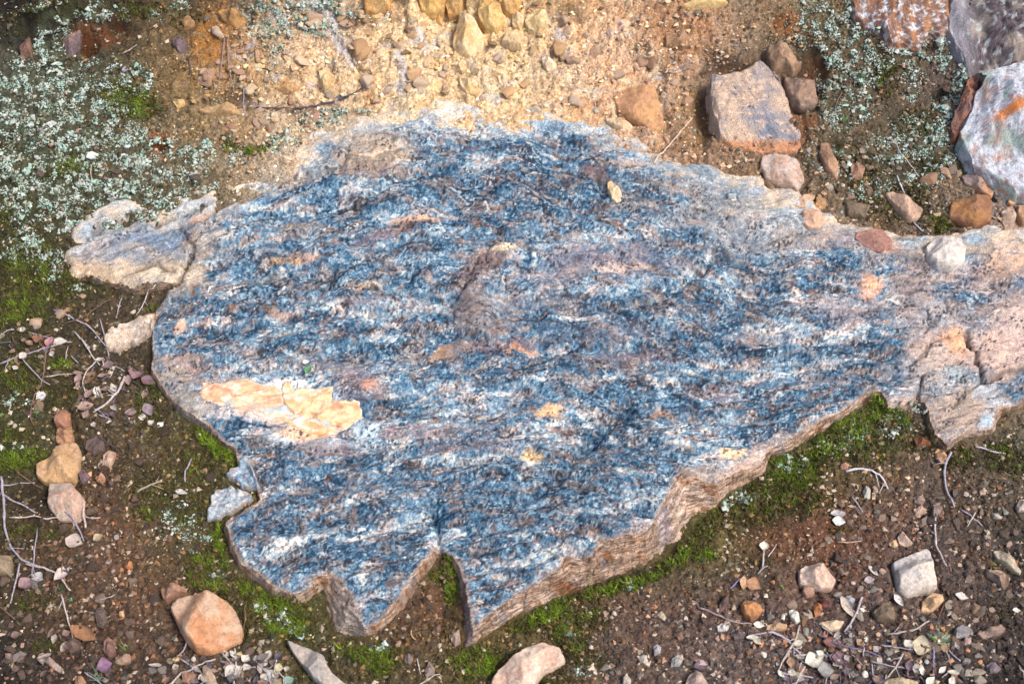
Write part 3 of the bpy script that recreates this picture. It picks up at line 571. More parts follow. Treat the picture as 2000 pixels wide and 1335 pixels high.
for q in S:
    xs_ = [p[0] for p in q[0]]; ys_ = [p[1] for p in q[0]]
    DITCH.append((min(xs_), max(xs_), min(ys_), max(ys_), q[0], min(.009, .25*q[1])))
DITCH.append((1377, 1568, 130, 292, [(1455,137),(1485,130),(1505,133),(1520,150),(1535,185),(1555,215),(1565,245),(1568,275),(1555,289),(1490,291),(1440,280),(1400,262),(1385,240),(1377,205),(1380,180),(1395,160),(1400,150)], .010))
# ------------------------------------------------------------------ GROUND
def build_ground():
    def colour(px, py, d, cell, idv, bank, idc, x, y):
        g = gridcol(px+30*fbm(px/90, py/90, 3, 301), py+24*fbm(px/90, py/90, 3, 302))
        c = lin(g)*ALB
        n1 = fbm(x/.03, y/.03, 5, 311, .6); n2 = fbm(x/.008, y/.008, 3, 321, .6)
        bk0 = sstep(280, 180, py)*sstep(330, 480, px)*sstep(1500, 1250, px); n3 = gnoise(x/.0045, y/.0045, 323)
        c = c*np.exp((.34*n1+.50*n2+.22*n3+.40*(idv-.5))*(1-.35*bk0))[..., None]
        ck = np.clip(1-np.abs(fbm(x/.030, y/.024, 4, 777, .6))/.045, 0, 1)
        c = c*(1-(.55-.2*bk0)*ck)[..., None]
        c = c*(1+.35*np.array([.22, 0, -.28])*fbm(x/.05, y/.05, 3, 331)[..., None]*2)
        # pale crumbs and pink-grey grains in the dirt
        bk = sstep(280, 180, py)*sstep(330, 480, px)*sstep(1500, 1250, px)
        c = mix(c, alb(250, 225, 185), bk*sstep(.1, .5, fbm(x/.035, y/.02, 4, 341))*.75)
        c = mix(c, alb(175, 125, 72), bk*sstep(.15, .45, fbm(x/.03, y/.03, 4, 342))*.35)
        c = c*(1-.55*sstep(.10, .0, cell)*(.4+.6*bk))[..., None]
        c = mix(c, alb(205, 200, 205), bk*sstep(.25, .5, fbm(x/.05, y/.018, 4, 343))*.6)
        # rusty burrows and humus patches, plus hollow and gap shade painted dark
        for (a, b_, rx, ry, col) in [(55,55,56,40,(30,26,24)),(30,20,30,20,(34,30,26)),(222,62,34,14,(38,26,20)),(165,88,14,22,(24,18,16)),(312,294,9,8,(28,18,14)),(100,140,50,16,(48,42,34)),(700,50,30,10,(140,110,80)),(790,12,24,12,(60,48,34)),(1115,30,36,22,(110,84,55)),(1590,120,24,50,(60,40,30)),(1368,225,20,80,(56,40,30)),(1450,128,70,12,(62,44,34)),(1575,140,26,60,(58,42,32)),(1845,440,20,14,(36,44,20)),(1838,190,26,16,(30,32,26)),(1915,318,24,10,(50,24,16)),(600,220,60,12,(110,96,86)),(470,200,30,30,(100,78,60)),(1920,770,16,30,(120,100,90)),(60,970,60,30,(50,38,30)),(1480,1030,60,16,(70,46,36)),(310,285,26,24,(165,95,45)),(190,75,60,26,(120,72,40)),(1540,60,30,26,(150,90,45)),(1600,120,26,60,(115,75,50)),(860,1190,40,60,(120,85,62)),(1590,1060,120,40,(120,82,62)),
                                  (420,90,40,60,(185,125,60)),(1560,250,30,40,(140,90,60)),(1330,60,70,60,(190,140,100)),(1350,230,40,60,(165,130,90))]:
            c = mix(c, alb(*col), .75*blobmask(px+15*fbm(px/20, py/20, 3, 350), py+15*fbm(px/20, py/20, 3, 351), (a, b_, rx, ry, 0), .6))
        m = dens(px, py, MOSS)*sstep(-.55, .35, fbm(x/.022, y/.022, 4, 361)+.25)
        c = mix(c, C_moss_d*1.0, np.clip(m*.8, 0, .85)*(1-bk))
        m2 = dens(px, py, [q for q in MOSS if q[5] >= .8])*sstep(-.2, .4, fbm(x/.014, y/.014, 3, 362)+.1)
        c = mix(c, C_moss_l, np.clip(m2*.6, 0, 1)*(1-bk))
        li = dens(px, py, LICH)*sstep(-.35, .3, fbm(x/.016, y/.016, 4, 363))
        c = mix(c, alb(96, 104, 82), np.clip(li*.7, 0, 1))
        # root-like pale streaks on the bank
        for pl, wd in [([(600,10),(650,40),(655,80),(672,110),(690,135)], 7), ([(820,70),(832,110)], 7), ([(780,120),(795,170)], 9)]:
            q = np.exp(-(linedist(px+4*gnoise(px/9, py/9, 5), py, pl)/wd)**2); c = mix(c, alb(225, 222, 225), q*.85)
        return np.clip(c, .004, .75)
    sp = 0.0023
    xs = np.arange(-1.22, 1.22, sp); ys = np.arange(-.66, 1.02, sp)
    X, Y = np.meshgrid(xs, ys); X = X.ravel(); Y = Y.ravel()
    px, py = ppx(X, Y)
    dq = np.zeros(X.shape); 
    keep = (px > -130) & (px < 2130) & (py > -110) & (py < 1440)
    idx = np.where(keep)[0]
    d = sdpoly(px[idx], py[idx], SLAB_TOP)
    keep[idx[d > np.where(py[idx] < 560, 95, 45)]] = False
    F = gridfaces(len(xs), len(ys), keep)
    used = np.zeros(len(X), bool); used[F.ravel()] = True
    mm = np.cumsum(used)-1; F = mm[F]; X = X[used]; Y = Y[used]
    Z, px, py, d, cell, idv, bank, idc = GZ(X, Y, True)
    Zg = np.full(len(xs)*len(ys), -5.0); Zg[np.where(used)[0]] = Z; GRIDS.append((xs[0], ys[0], sp, Zg.reshape(len(ys), len(xs))))
    c = colour(px, py, d, cell, idv, bank, idc, X, Y)
    # wide outer sheet, a little lower under the near one
    sp2 = .016
    xs2 = np.arange(-4, 4.01, sp2); ys2 = np.arange(-2.6, 4.01, sp2)
    X2, Y2 = np.meshgrid(xs2, ys2); X2 = X2.ravel(); Y2 = Y2.ravel()
    p2, q2 = ppx(X2, Y2)
    Yc = np.clip(Y2, -1.2, 1.6)
    Z2 = H0(X2, Y2)+.007*fbm(X2/.2, Y2/.2, 4, 400)+.006*fbm(X2/.06, Y2/.06, 3, 401)
    ins = (p2 > -120) & (p2 < 2120) & (q2 > -100) & (q2 < 1430) & (np.abs(X2) < 1.5) & (Y2 < 1.4)
    Z2 = np.where(ins, H0(X2, Y2)-.07, Z2-.004)
    infr = (Y2 > -1.1)
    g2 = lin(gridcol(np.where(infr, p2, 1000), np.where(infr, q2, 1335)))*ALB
    g2 = g2*np.exp(.4*fbm(X2/.06, Y2/.06, 4, 402)+.3*fbm(X2/.5, Y2/.5, 2, 403))[..., None]
    F2 = gridfaces(len(xs2), len(ys2), np.ones(len(X2), bool))
    V = np.concatenate([np.stack([X, Y, Z], 1), np.stack([X2, Y2, Z2], 1)]); FF = np.concatenate([F, F2+len(X)])
    me = mkmesh('ground', V, FF, np.concatenate([c, np.clip(g2, .01, .6)]))
    tag(link('ground', me, M_ground), kind='structure')
build_ground()

# ------------------------------------------------------------------ the slab
# dark patches, pale patches, warm patches: x, y, rx, ry, angle(ccw), strength
S_DARK = [(560,425,90,10,5,.8),(700,398,70,12,20,1),(810,365,80,20,10,.8),(900,350,110,34,5,.7),(680,440,50,14,5,.8),(560,385,50,12,10,.4),(640,300,60,14,20,.4),(600,370,40,12,10,.5),(1000,370,90,30,0,.7),(1080,390,90,30,-5,.7),(1040,330,60,10,5,.8),
 (1130,360,60,20,0,.7),(780,490,40,10,10,1),(860,480,60,12,5,.7),(700,520,70,10,8,.8),(560,500,36,14,5,.9),(470,520,50,12,10,.6),(620,555,60,14,15,.8),(690,560,50,12,20,.8),(800,540,60,14,10,.7),(900,545,50,16,20,.8),(980,430,90,20,5,.7),
 (500,600,70,18,8,.9),(420,600,60,14,8,.9),(360,600,40,18,8,.8),(380,560,40,14,8,.6),(430,660,90,12,5,1),(560,680,60,14,3,1),(400,690,60,10,3,.7),(620,620,50,16,0,.8),(700,650,50,18,0,.9),(800,650,60,20,0,.7),(870,640,20,26,0,.7),(540,560,50,14,8,.7),
 (660,700,90,12,0,.8),(760,680,60,14,0,.8),(960,650,60,14,0,.6),(1060,630,50,22,0,1),(1110,640,40,14,0,.9),(1260,615,60,24,5,1),(1200,590,70,12,5,.7),(1370,580,40,24,-40,1),(1450,530,36,12,-10,1),(1500,560,30,18,-20,.9),(1410,500,30,14,0,.7),
 (1330,480,60,14,0,.6),(1200,440,90,14,0,.5),(1270,395,60,18,0,.8),(1290,360,60,14,0,.6),(1400,400,40,12,0,.3),(1520,565,26,16,-20,1),(1580,555,44,16,-10,.9),(1640,515,40,16,10,.8),(1610,495,20,8,0,.7),(1490,600,60,20,0,.9),(1540,610,60,26,0,.8),
 (1600,640,40,16,0,.8),(1700,620,16,24,0,.8),(1680,680,60,18,5,1),(1730,700,40,20,30,.9),(1620,690,60,14,0,.7),(1700,745,60,22,20,.9),(1560,790,90,20,15,1),(1540,830,60,18,20,1),(1640,770,60,14,20,.8),(1600,730,60,14,0,.6),
 (1450,620,60,18,0,.7),(1400,650,60,14,0,.7),(1330,680,60,26,0,1),(1280,690,50,14,0,.8),(1450,690,60,22,0,.9),(1380,760,40,18,0,1),(1330,760,30,20,0,.8),(1250,760,34,26,0,.8),(1490,780,50,16,10,.8),(1360,800,50,16,-30,1),(1480,840,50,14,5,.9),
 (1210,820,70,30,40,1),(1150,880,60,24,45,1),(1090,940,50,22,42,1),(1240,850,60,30,20,.8),(1200,900,60,24,20,.8),(1270,900,60,18,10,.6),(1150,950,60,24,20,.6),(1220,960,60,20,10,.6),(1180,770,70,14,0,.7),(1100,720,70,20,0,.8),(1030,710,50,22,0,.9),
 (1120,670,90,12,0,.6),(950,700,60,18,0,.8),(980,740,50,16,0,.7),(900,730,60,14,0,.6),(1170,720,60,16,0,.8),(740,800,50,18,0,.9),(780,800,50,12,0,.8),(560,880,70,16,8,1),(520,930,60,20,15,1),(480,870,40,20,-20,.7),(460,840,40,14,0,.7),(620,950,70,20,15,1),(640,920,50,12,20,.8),
 (720,890,60,14,20,.8),(800,930,70,20,10,.8),(860,950,60,16,0,.7),(960,920,60,14,0,.8),(960,960,50,16,0,.7),(880,870,60,14,0,.6),(960,850,60,12,0,.6),(590,1000,90,30,10,1),(520,1030,70,24,0,1),(700,1010,90,14,8,1),(640,1090,70,22,10,1),(560,1100,60,14,-10,.9),
 (640,1060,50,14,10,.7),(760,1070,60,24,0,.8),(800,1060,50,14,0,.9),(740,1100,26,20,0,.8),(860,1010,20,40,-20,1),(920,1010,50,30,0,.8),(980,1000,60,24,10,.9),(1060,1010,60,20,10,.9),(960,1070,50,30,0,.9),(1000,1130,40,22,20,.9),(960,1160,26,30,0,.9),
 (1060,1060,50,16,20,.8),(1120,1040,60,20,20,.9),(1200,1020,50,16,10,.8),(1170,1050,30,20,0,.6),(740,1180,30,30,0,.6),(780,1120,30,20,40,.8),(690,1140,20,14,0,.6),(1250,1000,40,14,0,.6),(1860,575,20,18,0,1),(1935,530,26,12,0,.9),(1930,590,36,10,-20,.9),
 (1880,570,12,14,0,1),(1980,560,30,16,0,.5),(1900,620,50,8,0,.6),(1800,620,40,8,0,.5),(900,290,90,12,0,.6),(780,270,40,12,0,.5),(1000,290,70,14,0,.7),(1100,290,60,14,0,.6),(1200,310,60,8,0,.5),(1400,340,60,10,0,.7),(1480,360,50,8,0,.4),(480,400,30,8,10,.6),(300,450,40,18,20,.0)]
S_PALE = [(1000,250,160,18,0,.6),(860,235,90,14,5,.6),(1150,260,60,14,0,.6),(560,330,60,20,20,.7),(480,370,50,24,20,.8),(520,400,60,10,5,.8),(600,415,50,8,5,.6),(950,320,44,14,5,.9),(930,340,20,12,0,.6),(760,375,40,14,0,.7),(700,370,50,14,0,.4),
 (450,450,60,14,10,.6),(400,520,30,10,0,.6),(520,470,60,8,5,.6),(760,430,70,10,0,.5),(730,500,40,8,10,.8),(820,510,50,10,0,.5),(850,460,50,8,5,.6),(680,612,50,8,-10,1),(640,600,30,8,20,.8),(540,585,30,6,0,.7),(460,575,50,6,8,.6),(780,610,60,26,0,.5),
 (760,660,50,8,0,.7),(860,600,30,14,0,.7),(970,580,50,12,0,.6),(1030,500,60,14,0,.5),(1160,470,90,22,5,.55),(1240,450,80,20,0,.4),(1120,618,60,5,0,.9),(1090,540,60,14,0,.4),(1200,560,60,8,0,.6),(1370,505,24,10,0,1),(1345,520,30,12,0,.6),(1312,616,11,8,0,1),
 (1400,550,40,18,0,.4),(1450,440,90,24,-5,.45),(1540,430,60,30,0,.4),(1550,500,60,14,0,.5),(1450,575,40,8,0,.7),(1555,578,20,12,0,1),(1600,595,60,10,0,.7),(1560,650,60,8,0,.9),(1640,655,34,18,10,1),(1678,645,22,14,30,.9),(1570,670,60,8,0,.6),(1520,730,60,8,0,.9),
 (1610,710,50,8,0,.6),(1490,640,40,10,0,.6),(1400,620,50,8,0,.5),(1540,770,60,8,10,.7),(1600,820,60,6,30,.6),(1700,800,40,6,40,.3),(1380,720,50,8,0,.6),(1280,745,14,12,-50,1),(1310,745,14,10,30,1),(1325,760,14,8,0,.8),(1300,770,20,10,0,.8),
 (1450,715,20,10,0,.8),(1200,740,50,6,0,.7),(1060,740,50,8,0,.7),(1060,690,40,5,0,.8),(940,770,90,10,3,.8),(860,765,60,12,0,.8),(800,770,40,8,0,.5),(790,800,26,14,0,.5),(900,800,60,10,0,.6),(500,740,80,8,0,.6),(560,720,50,8,0,.6),(440,720,60,8,0,.5),
 (600,700,24,10,0,.8),(570,690,20,6,0,.9),(620,740,40,12,0,.7),(700,730,50,10,0,.5),(340,660,30,6,0,.7),(420,640,50,5,0,.6),(300,670,10,5,0,.8),(560,650,50,6,0,.6),(830,840,60,12,0,.6),(720,840,40,10,20,.8),(780,875,34,9,0,1),(740,870,30,12,0,.6),
 (860,900,60,8,0,.6),(960,890,60,8,0,.7),(940,910,40,6,10,.7),(1080,830,40,10,0,.8),(1050,850,60,10,0,.6),(1150,830,30,6,20,.9),(1100,870,60,10,0,.4),(1140,810,30,8,0,.6),(1320,845,26,12,40,1),(1330,870,20,8,0,.9),(1360,850,40,14,0,.5),(1420,820,40,12,0,.6),
 (1400,870,40,14,0,.6),(1460,900,50,12,20,.8),(1390,900,40,14,0,.7),(1230,840,10,8,0,1),(1195,860,10,8,0,.9),(1220,925,20,6,0,1),(1320,960,26,14,0,.8),(1240,970,24,16,0,1),(1200,1000,40,6,0,.8),(1260,985,34,10,0,.8),(1100,1000,50,6,10,.8),(1040,985,40,8,10,.7),
 (1120,920,50,10,40,.5),(1000,870,40,8,0,.5),(560,850,90,8,-10,.9),(500,850,40,8,0,.8),(640,880,40,6,0,.4),(540,960,60,6,20,.8),(680,980,90,10,14,.9),(600,1015,40,5,5,.6),(696,1042,36,7,3,1.4),(572,1068,36,7,12,1.3),(540,1075,30,5,0,.9),(620,1045,50,8,10,.6),
 (770,1035,60,10,10,.7),(800,1040,50,8,0,.8),(830,1020,20,30,0,.5),(640,1090,30,5,0,.3),(715,1120,16,26,-25,1.1),(725,1100,16,8,0,.9),(740,1160,50,6,0,.8),(760,1155,30,4,0,.7),(710,1180,20,10,0,.6),(850,1060,14,14,0,.9),(900,1050,40,5,30,.8),
 (980,1050,50,8,15,.9),(1020,1090,50,7,20,1),(1080,1085,40,8,20,1),(1010,1140,20,12,0,1),(1025,1145,16,9,0,.8),(1060,1050,60,6,15,.8),(1130,1010,40,6,15,.8),(1110,1065,50,7,20,.8),(1000,1070,20,8,0,.7),(970,1120,20,8,0,.7),(940,1100,16,10,0,.6),(1080,1110,30,7,25,.7),
 (1750,570,26,12,20,1),(1740,585,20,8,0,.8),(1700,650,60,10,0,.4),(1650,600,50,10,0,.4),(480,1000,40,5,20,.7),(480,900,40,8,-20,.5),(1700,560,40,10,0,.5),(660,760,30,8,0,.7),(720,770,40,8,0,.5),(770,740,50,8,10,.6),(660,860,50,8,0,.5)]
# warm / special patches with their own colour
S_COL = [(560,755,40,12,0,.9,(240,240,240)),(470,812,80,10,-8,.85,(215,205,200)),(620,868,90,8,-5,.8,(205,215,222)),(715,840,20,24,40,.7,(190,212,225)),(430,760,60,6,0,.7,(190,200,208)),(660,785,30,10,0,.7,(215,225,235)),(600,845,60,14,0,.9,(225,180,145)),(520,815,70,12,-15,.8,(228,205,190)),(580,800,40,20,0,.8,(240,210,175)),(250,500,130,60,0,.75,(168,152,138)),(250,470,60,18,12,.6,(110,135,160)),(300,520,50,14,8,.5,(95,90,80)),(190,430,60,24,10,.6,(130,145,160)),(230,510,60,16,0,.5,(120,140,165)),(330,470,60,16,10,.6,(90,120,150)),(370,405,60,28,15,.75,(205,200,196)),(410,388,22,18,0,.9,(205,145,105)),(400,428,26,7,15,.9,(215,150,100)),(170,535,40,14,0,.8,(170,125,105)),(375,465,16,16,0,.9,(130,88,72)),(300,540,60,12,0,.7,(200,190,172)),(170,480,40,20,0,.6,(190,175,165)),
(735,300,70,40,0,.75,(185,160,132)),(720,340,60,16,0,.5,(150,125,110)),(820,435,46,9,3,.9,(225,180,150)),(820,446,40,6,3,.7,(110,85,75)),(965,505,40,22,20,.8,(120,92,78)),(985,488,30,8,10,.95,(235,215,180)),(925,530,40,24,30,.7,(125,105,100)),
 (915,605,32,48,0,.8,(128,112,108)),(960,600,40,40,0,.4,(135,125,125)),(1130,510,60,26,0,.55,(128,115,125)),(1230,510,60,30,20,.55,(135,122,130)),(1080,545,60,20,0,.5,(132,120,125)),(1320,520,50,20,20,.4,(120,110,120)),(1180,700,70,14,0,.4,(130,112,115)),
 (980,680,60,8,0,.6,(140,110,110)),(1020,690,30,5,0,.9,(205,150,115)),(860,695,26,16,20,.85,(200,155,110)),(890,690,40,12,10,.6,(140,115,105)),(700,745,50,26,0,.55,(130,108,112)),(722,752,16,12,0,.8,(190,140,115)),(700,780,40,14,0,.6,(95,85,95)),(640,720,60,14,0,.5,(140,120,112)),
 (1070,802,32,10,5,1.1,(238,196,150)),(1040,891,18,8,-10,1.1,(242,205,150)),(1040,903,14,4,0,1,(245,230,205)),(1430,890,24,7,5,1,(235,200,160)),(1290,812,16,8,20,.8,(190,150,125)),(1270,700,60,8,0,.5,(130,110,118)),(1390,770,60,12,0,.4,(170,150,150)),
 (360,710,50,20,0,.75,(168,142,128)),(330,740,40,20,0,.8,(160,145,132)),(430,745,70,9,0,.6,(180,155,140)),(350,790,26,40,-35,.8,(150,140,130)),(380,800,30,30,0,.8,(165,158,150)),(480,690,40,10,0,.4,(150,125,110)),(480,810,60,10,0,.4,(190,180,175)),
 (650,880,50,14,0,.6,(120,92,92)),(600,870,34,12,0,.5,(150,125,115)),(520,890,30,8,0,.5,(170,140,115)),(800,850,60,14,0,.5,(140,118,125)),(920,840,60,14,0,.35,(150,135,135)),(960,870,50,12,0,.45,(125,110,118)),(860,880,34,12,0,.5,(135,120,125)),
 (1480,470,90,40,0,.4,(160,150,142)),(1380,430,90,30,0,.45,(158,150,145)),(1480,400,120,26,0,.5,(172,160,146)),(1560,460,60,24,0,.5,(165,155,148)),(1340,365,90,14,0,.4,(185,165,145)),(1400,320,60,10,-10,.7,(205,175,150)),(1520,370,40,12,0,.5,(190,150,130)),
 (1650,460,60,24,-10,.6,(170,140,130)),(1720,480,40,14,-20,.8,(185,140,125)),(1600,600,90,22,0,.3,(165,150,148)),(1700,560,24,16,0,.9,(215,160,125)),(1660,610,60,30,0,.45,(160,145,145)),(1780,560,44,40,0,.6,(165,140,128)),(1800,500,60,24,0,.5,(150,125,110)),
 (1830,620,90,34,0,.55,(185,165,155)),(1900,540,60,24,0,.5,(185,158,145)),(1970,500,60,44,0,.8,(205,168,140)),(1970,600,50,40,0,.6,(190,170,160)),(1840,690,60,40,0,.9,(196,168,152)),(1870,670,30,24,-40,.9,(225,172,130)),(1830,720,60,30,0,.6,(190,172,160)),
 (1950,690,60,50,0,.95,(212,182,165)),(1990,650,40,60,0,.9,(205,180,168)),(1900,780,60,30,0,.9,(188,168,152)),(1870,820,60,40,0,.95,(175,155,140)),(1800,750,40,40,0,.5,(180,170,165)),(1870,730,30,14,0,.6,(160,180,190)),(1930,775,30,20,-20,.7,(180,190,198)),(1925,825,16,16,0,.8,(178,200,215)),
 (1760,785,30,14,0,.7,(205,180,165)),(1730,730,20,14,0,.3,(180,160,150)),(420,400,50,30,30,.7,(172,160,148)),(400,470,40,30,20,.7,(165,155,145)),(370,540,40,14,20,.6,(160,148,132)),(620,330,60,20,20,.45,(170,152,132)),(560,360,60,14,10,.4,(178,160,138)),(500,340,50,14,30,.5,(182,170,152)),
 (590,445,50,8,5,.5,(165,145,125)),(590,505,40,10,5,.7,(205,165,140)),(560,515,30,8,0,.6,(190,150,100)),(520,545,60,6,8,.4,(135,130,118)),(720,555,40,6,5,.5,(205,175,140)),(690,590,60,8,0,.4,(140,125,130)),(740,470,60,7,12,.6,(130,100,100)),(540,610,30,8,0,.5,(200,160,130)),
 (1240,520,50,6,0,.6,(225,195,170)),(1190,530,30,7,0,.7,(220,195,180)),(1310,480,60,6,0,.2,(150,130,110)),(1240,320,60,8,0,.6,(200,180,165)),(1160,330,26,8,0,.7,(120,90,90)),(1170,400,40,6,10,.8,(105,80,85)),(1180,345,26,14,-60,.6,(130,110,100)),(1230,400,60,10,0,.5,(175,165,155)),
 (900,222,120,12,0,.7,(215,205,185)),(1050,218,120,10,0,.6,(225,205,180)),(1200,245,50,12,-20,.6,(225,205,180)),(750,235,70,12,8,.6,(205,190,170)),(1300,300,60,10,-10,.6,(205,195,185)),(640,270,50,14,20,.5,(190,180,170)),(353,637,15,11,0,1.3,(225,190,165)),
 (1450,920,50,16,30,.8,(188,160,142)),(1380,930,50,18,0,.7,(200,180,165)),(1340,960,30,30,0,.7,(190,165,145)),(1500,870,50,10,25,.5,(195,165,145)),(1130,1085,36,12,15,.5,(190,170,155)),(1260,1030,30,16,0,.5,(180,160,150)),(620,1005,60,6,0,.4,(165,150,145)),(590,960,30,8,0,.4,(180,160,150)),
 (1200,650,120,20,0,.3,(125,112,118)),(1060,590,90,20,0,.35,(140,128,128)),(1500,660,60,14,0,.3,(150,132,130)),(1620,740,60,10,0,.3,(170,150,145)),(970,640,50,18,0,.5,(140,125,120)),(820,700,50,10,0,.3,(150,135,125))]
def slab_colour(x, y, px, py, v, dt, fr):
    wa = 15*fbm(px/34, py/26, 3, 501, .5); wb = 9*fbm(px/26, py/20, 4, 502, .6)+13*fbm(px/75, py/60, 2, 503)
    qx = px+wa; qy = py+wb
    wv = v+7*fbm(px/40, py/30, 3, 505)+16*gnoise(px/95, py/80, 506)
    st = fbm(px/85, wv/21, 3, 511, .5); st2 = fbm(px/30, wv/15, 3, 521, .6)
    gr = fbm(px/9, py/8, 3, 531, .75); gr2 = gnoise(px/4.4, py/4.2, 541); gr3 = gnoise(px/2.7, py/2.6, 543)
    D = np.zeros(px.shape); Pm = np.zeros(px.shape)
    for L, A in ((S_DARK, D), (S_PALE, Pm)):
        for b in L:
            if abs(b[4]) < 14 and b[2] > 24: b = b[:4]+(b[4]+7,)+b[5:]
            s = (np.abs(qx-b[0]) < b[2]*1.6+10) & (np.abs(qy-b[1]) < max(b[3]*1.6, b[2]*1.6*abs(math.sin(math.radians(b[4]))))+b[3]+8)
            if s.any(): A[s] = np.maximum(A[s], b[5]*blobmask(qx[s], qy[s], b, .5))
    tone = .43+.12*st+.12*st2-.14*D+.30*Pm*(1+.7*gr)
    k1 = worley(px/15+.5*gr, wv/9+.5*st2, 545); k2 = worley(px/6.5, py/5.5, 546)
    tone = tone+.13*gr+.20*gr2+.15*gr3+.14*(k1[2]-.5)*sstep(0, .12, k1[1]-k1[0])+.26*(k2[2]-.5)
    # thin sinuous seams following the layering: a pale lip with a shadow line painted under it
    for k, (fx, fv, wd, am) in enumerate([(170, 40, .026, .30), (130, 30, .030, .30), (90, 22, .03, .22)]):
        q = fbm(px/fx, wv/fv, 3, 580+k, .4)
        gate = sstep(-.1, .25, fbm(px/90, v/60, 2, 590+k))
        tone = tone+gate*(am*np.exp(-((q-.03)/wd)**2)-am*1.0*np.exp(-((q+.045)/wd)**2))
    stops = np.array([0, .16, .34, .50, .66, .82, 1.0])
    cols = np.array([alb(12, 32, 48), alb(28, 62, 88), alb(62, 104, 134), alb(108, 144, 168), alb(160, 182, 194), alb(212, 216, 210), alb(250, 243, 226)])
    tt = np.clip(tone, 0, 1)
    c = np.stack([np.interp(tt, stops, cols[:, i]) for i in range(3)], -1)
    # purplish and tan weathering following the streaks
    a = sstep(.0, .5, fbm(px/60, wv/22, 4, 551, .6)+.10)
    c = mix(c, (c.mean(1)[:, None]*1.0)*np.array([1.16, .98, .92]), a*.8)
    a = sstep(.18, .5, fbm(px/38, wv/13, 4, 561, .6))
    c = mix(c, alb(196, 168, 146)*(.6+.8*tt)[:, None], a*.45)
    a = sstep(.12, .4, fbm(px/26, wv/14, 4, 565, .65))*sstep(-.2, .3, fbm(px/150, py/110, 2, 566))
    c = mix(c, alb(150, 112, 92)*(.55+.9*tt)[:, None], a*.6)
    lum = (.55+.9*np.clip(tone+.1, 0, 1))[:, None]
    for b in S_COL:
        s = (np.abs(qx-b[0]) < b[2]*1.6+12) & (np.abs(qy-b[1]) < b[3]*1.7+b[2]*1.6*abs(math.sin(math.radians(b[4])))+12)
        if s.any():
            m = np.clip(b[5]*blobmask(qx[s], qy[s], b, .5)*(1+.5*gr[s]+.5*st2[s]), 0, 1)
            c[s] = mix(c[s], alb(*b[6])*lum[s]*1.02, m)
    # scattered crisp lichen dots: near-white and near-black
    f1, f2, idv = worley(px/9.0+.4*gr, py/7.5, 571)
    dn = sstep(-.1, .35, fbm(px/60, v/30, 3, 572)+.1*0)
    c = mix(c, alb(232, 234, 232), (f1 < .27*idv)*dn*.5)
    f1, f2, idv = worley(px/7.0, py/6.0+.4*gr, 573)
    dn = sstep(-.2, .3, fbm(px/50, v/25, 3, 574)+.35*D)
    c = mix(c, alb(12, 26, 46), (f1 < .46*idv)*dn*.85)
    # rim is worn to tan rock
    fr_ = sstep(470, 330, py-.10*np.abs(px-1000)); c = mix(c, alb(176, 198, 212)*lum, fr_*sstep(80, 10, dt+24*st)*.5)
    far = sstep(560, 420, py-.12*np.abs(px-1000))
    c = mix(c, alb(214, 190, 160)*lum, np.maximum(far, .9*sstep(1650, 1800, px)*sstep(620, 520, py))*sstep(60, -6, dt+60*fbm(px/70, py/30, 4, 33, .55)+16*gr)*.85)
    rim = sstep(9, 0, dt+4*gr)*sstep(620, 760, py)
    c = mix(c, alb(176, 150, 132)*lum, rim*.8)
    for pl, hw, dep in GROOVES[:10]:
        q = np.exp(-(linedist(px, py, pl)/hw)**2); c = mix(c, alb(74, 62, 56), q*.6)
    return np.clip(c, .004, .8)
def edge_colour(px, py, t):
    n = fbm(px/16, py/5, 4, 601, .6); n2 = fbm(px/50, py/20, 3, 602); lay = fbm(px/55, t*9+py/14, 4, 603, .65)
    c = np.ones(px.shape+(3,))*alb(200, 168, 144)
    c = mix(c, alb(226, 200, 180), sstep(0, .5, n2)*.8)
    c = mix(c, alb(160, 105, 62), sstep(.1, .5, fbm(px/30, py/9, 3, 604))*.8)
    c = mix(c, alb(165, 158, 160), sstep(.15, .5, fbm(px/40, py/20, 3, 605))*.6)
    for b in [(680,1190,40,60,0,.9,(165,152,142)),(912,1190,14,70,0,.9,(150,132,128)),(1310,1000,50,60,40,.6,(200,178,160)),(370,810,50,40,-40,.9,(160,150,142)),(1300,1010,16,30,20,.6,(170,160,170)),(1115,1120,30,8,15,.9,(150,98,60))]:
        c = mix(c, alb(*b[6]), b[5]*blobmask(px, py, b, .5))
    c = c*np.exp(.25*n+.55*lay)[..., None]
    gap = np.clip(1-np.abs(fbm(px/60, t*7+py/20+.6*gnoise(px/24, py/12, 611), 3, 610, .5))/.07, 0, 1)
    c = mix(c, alb(78, 58, 46), gap*.8)
    return np.clip(c, .01, .7)

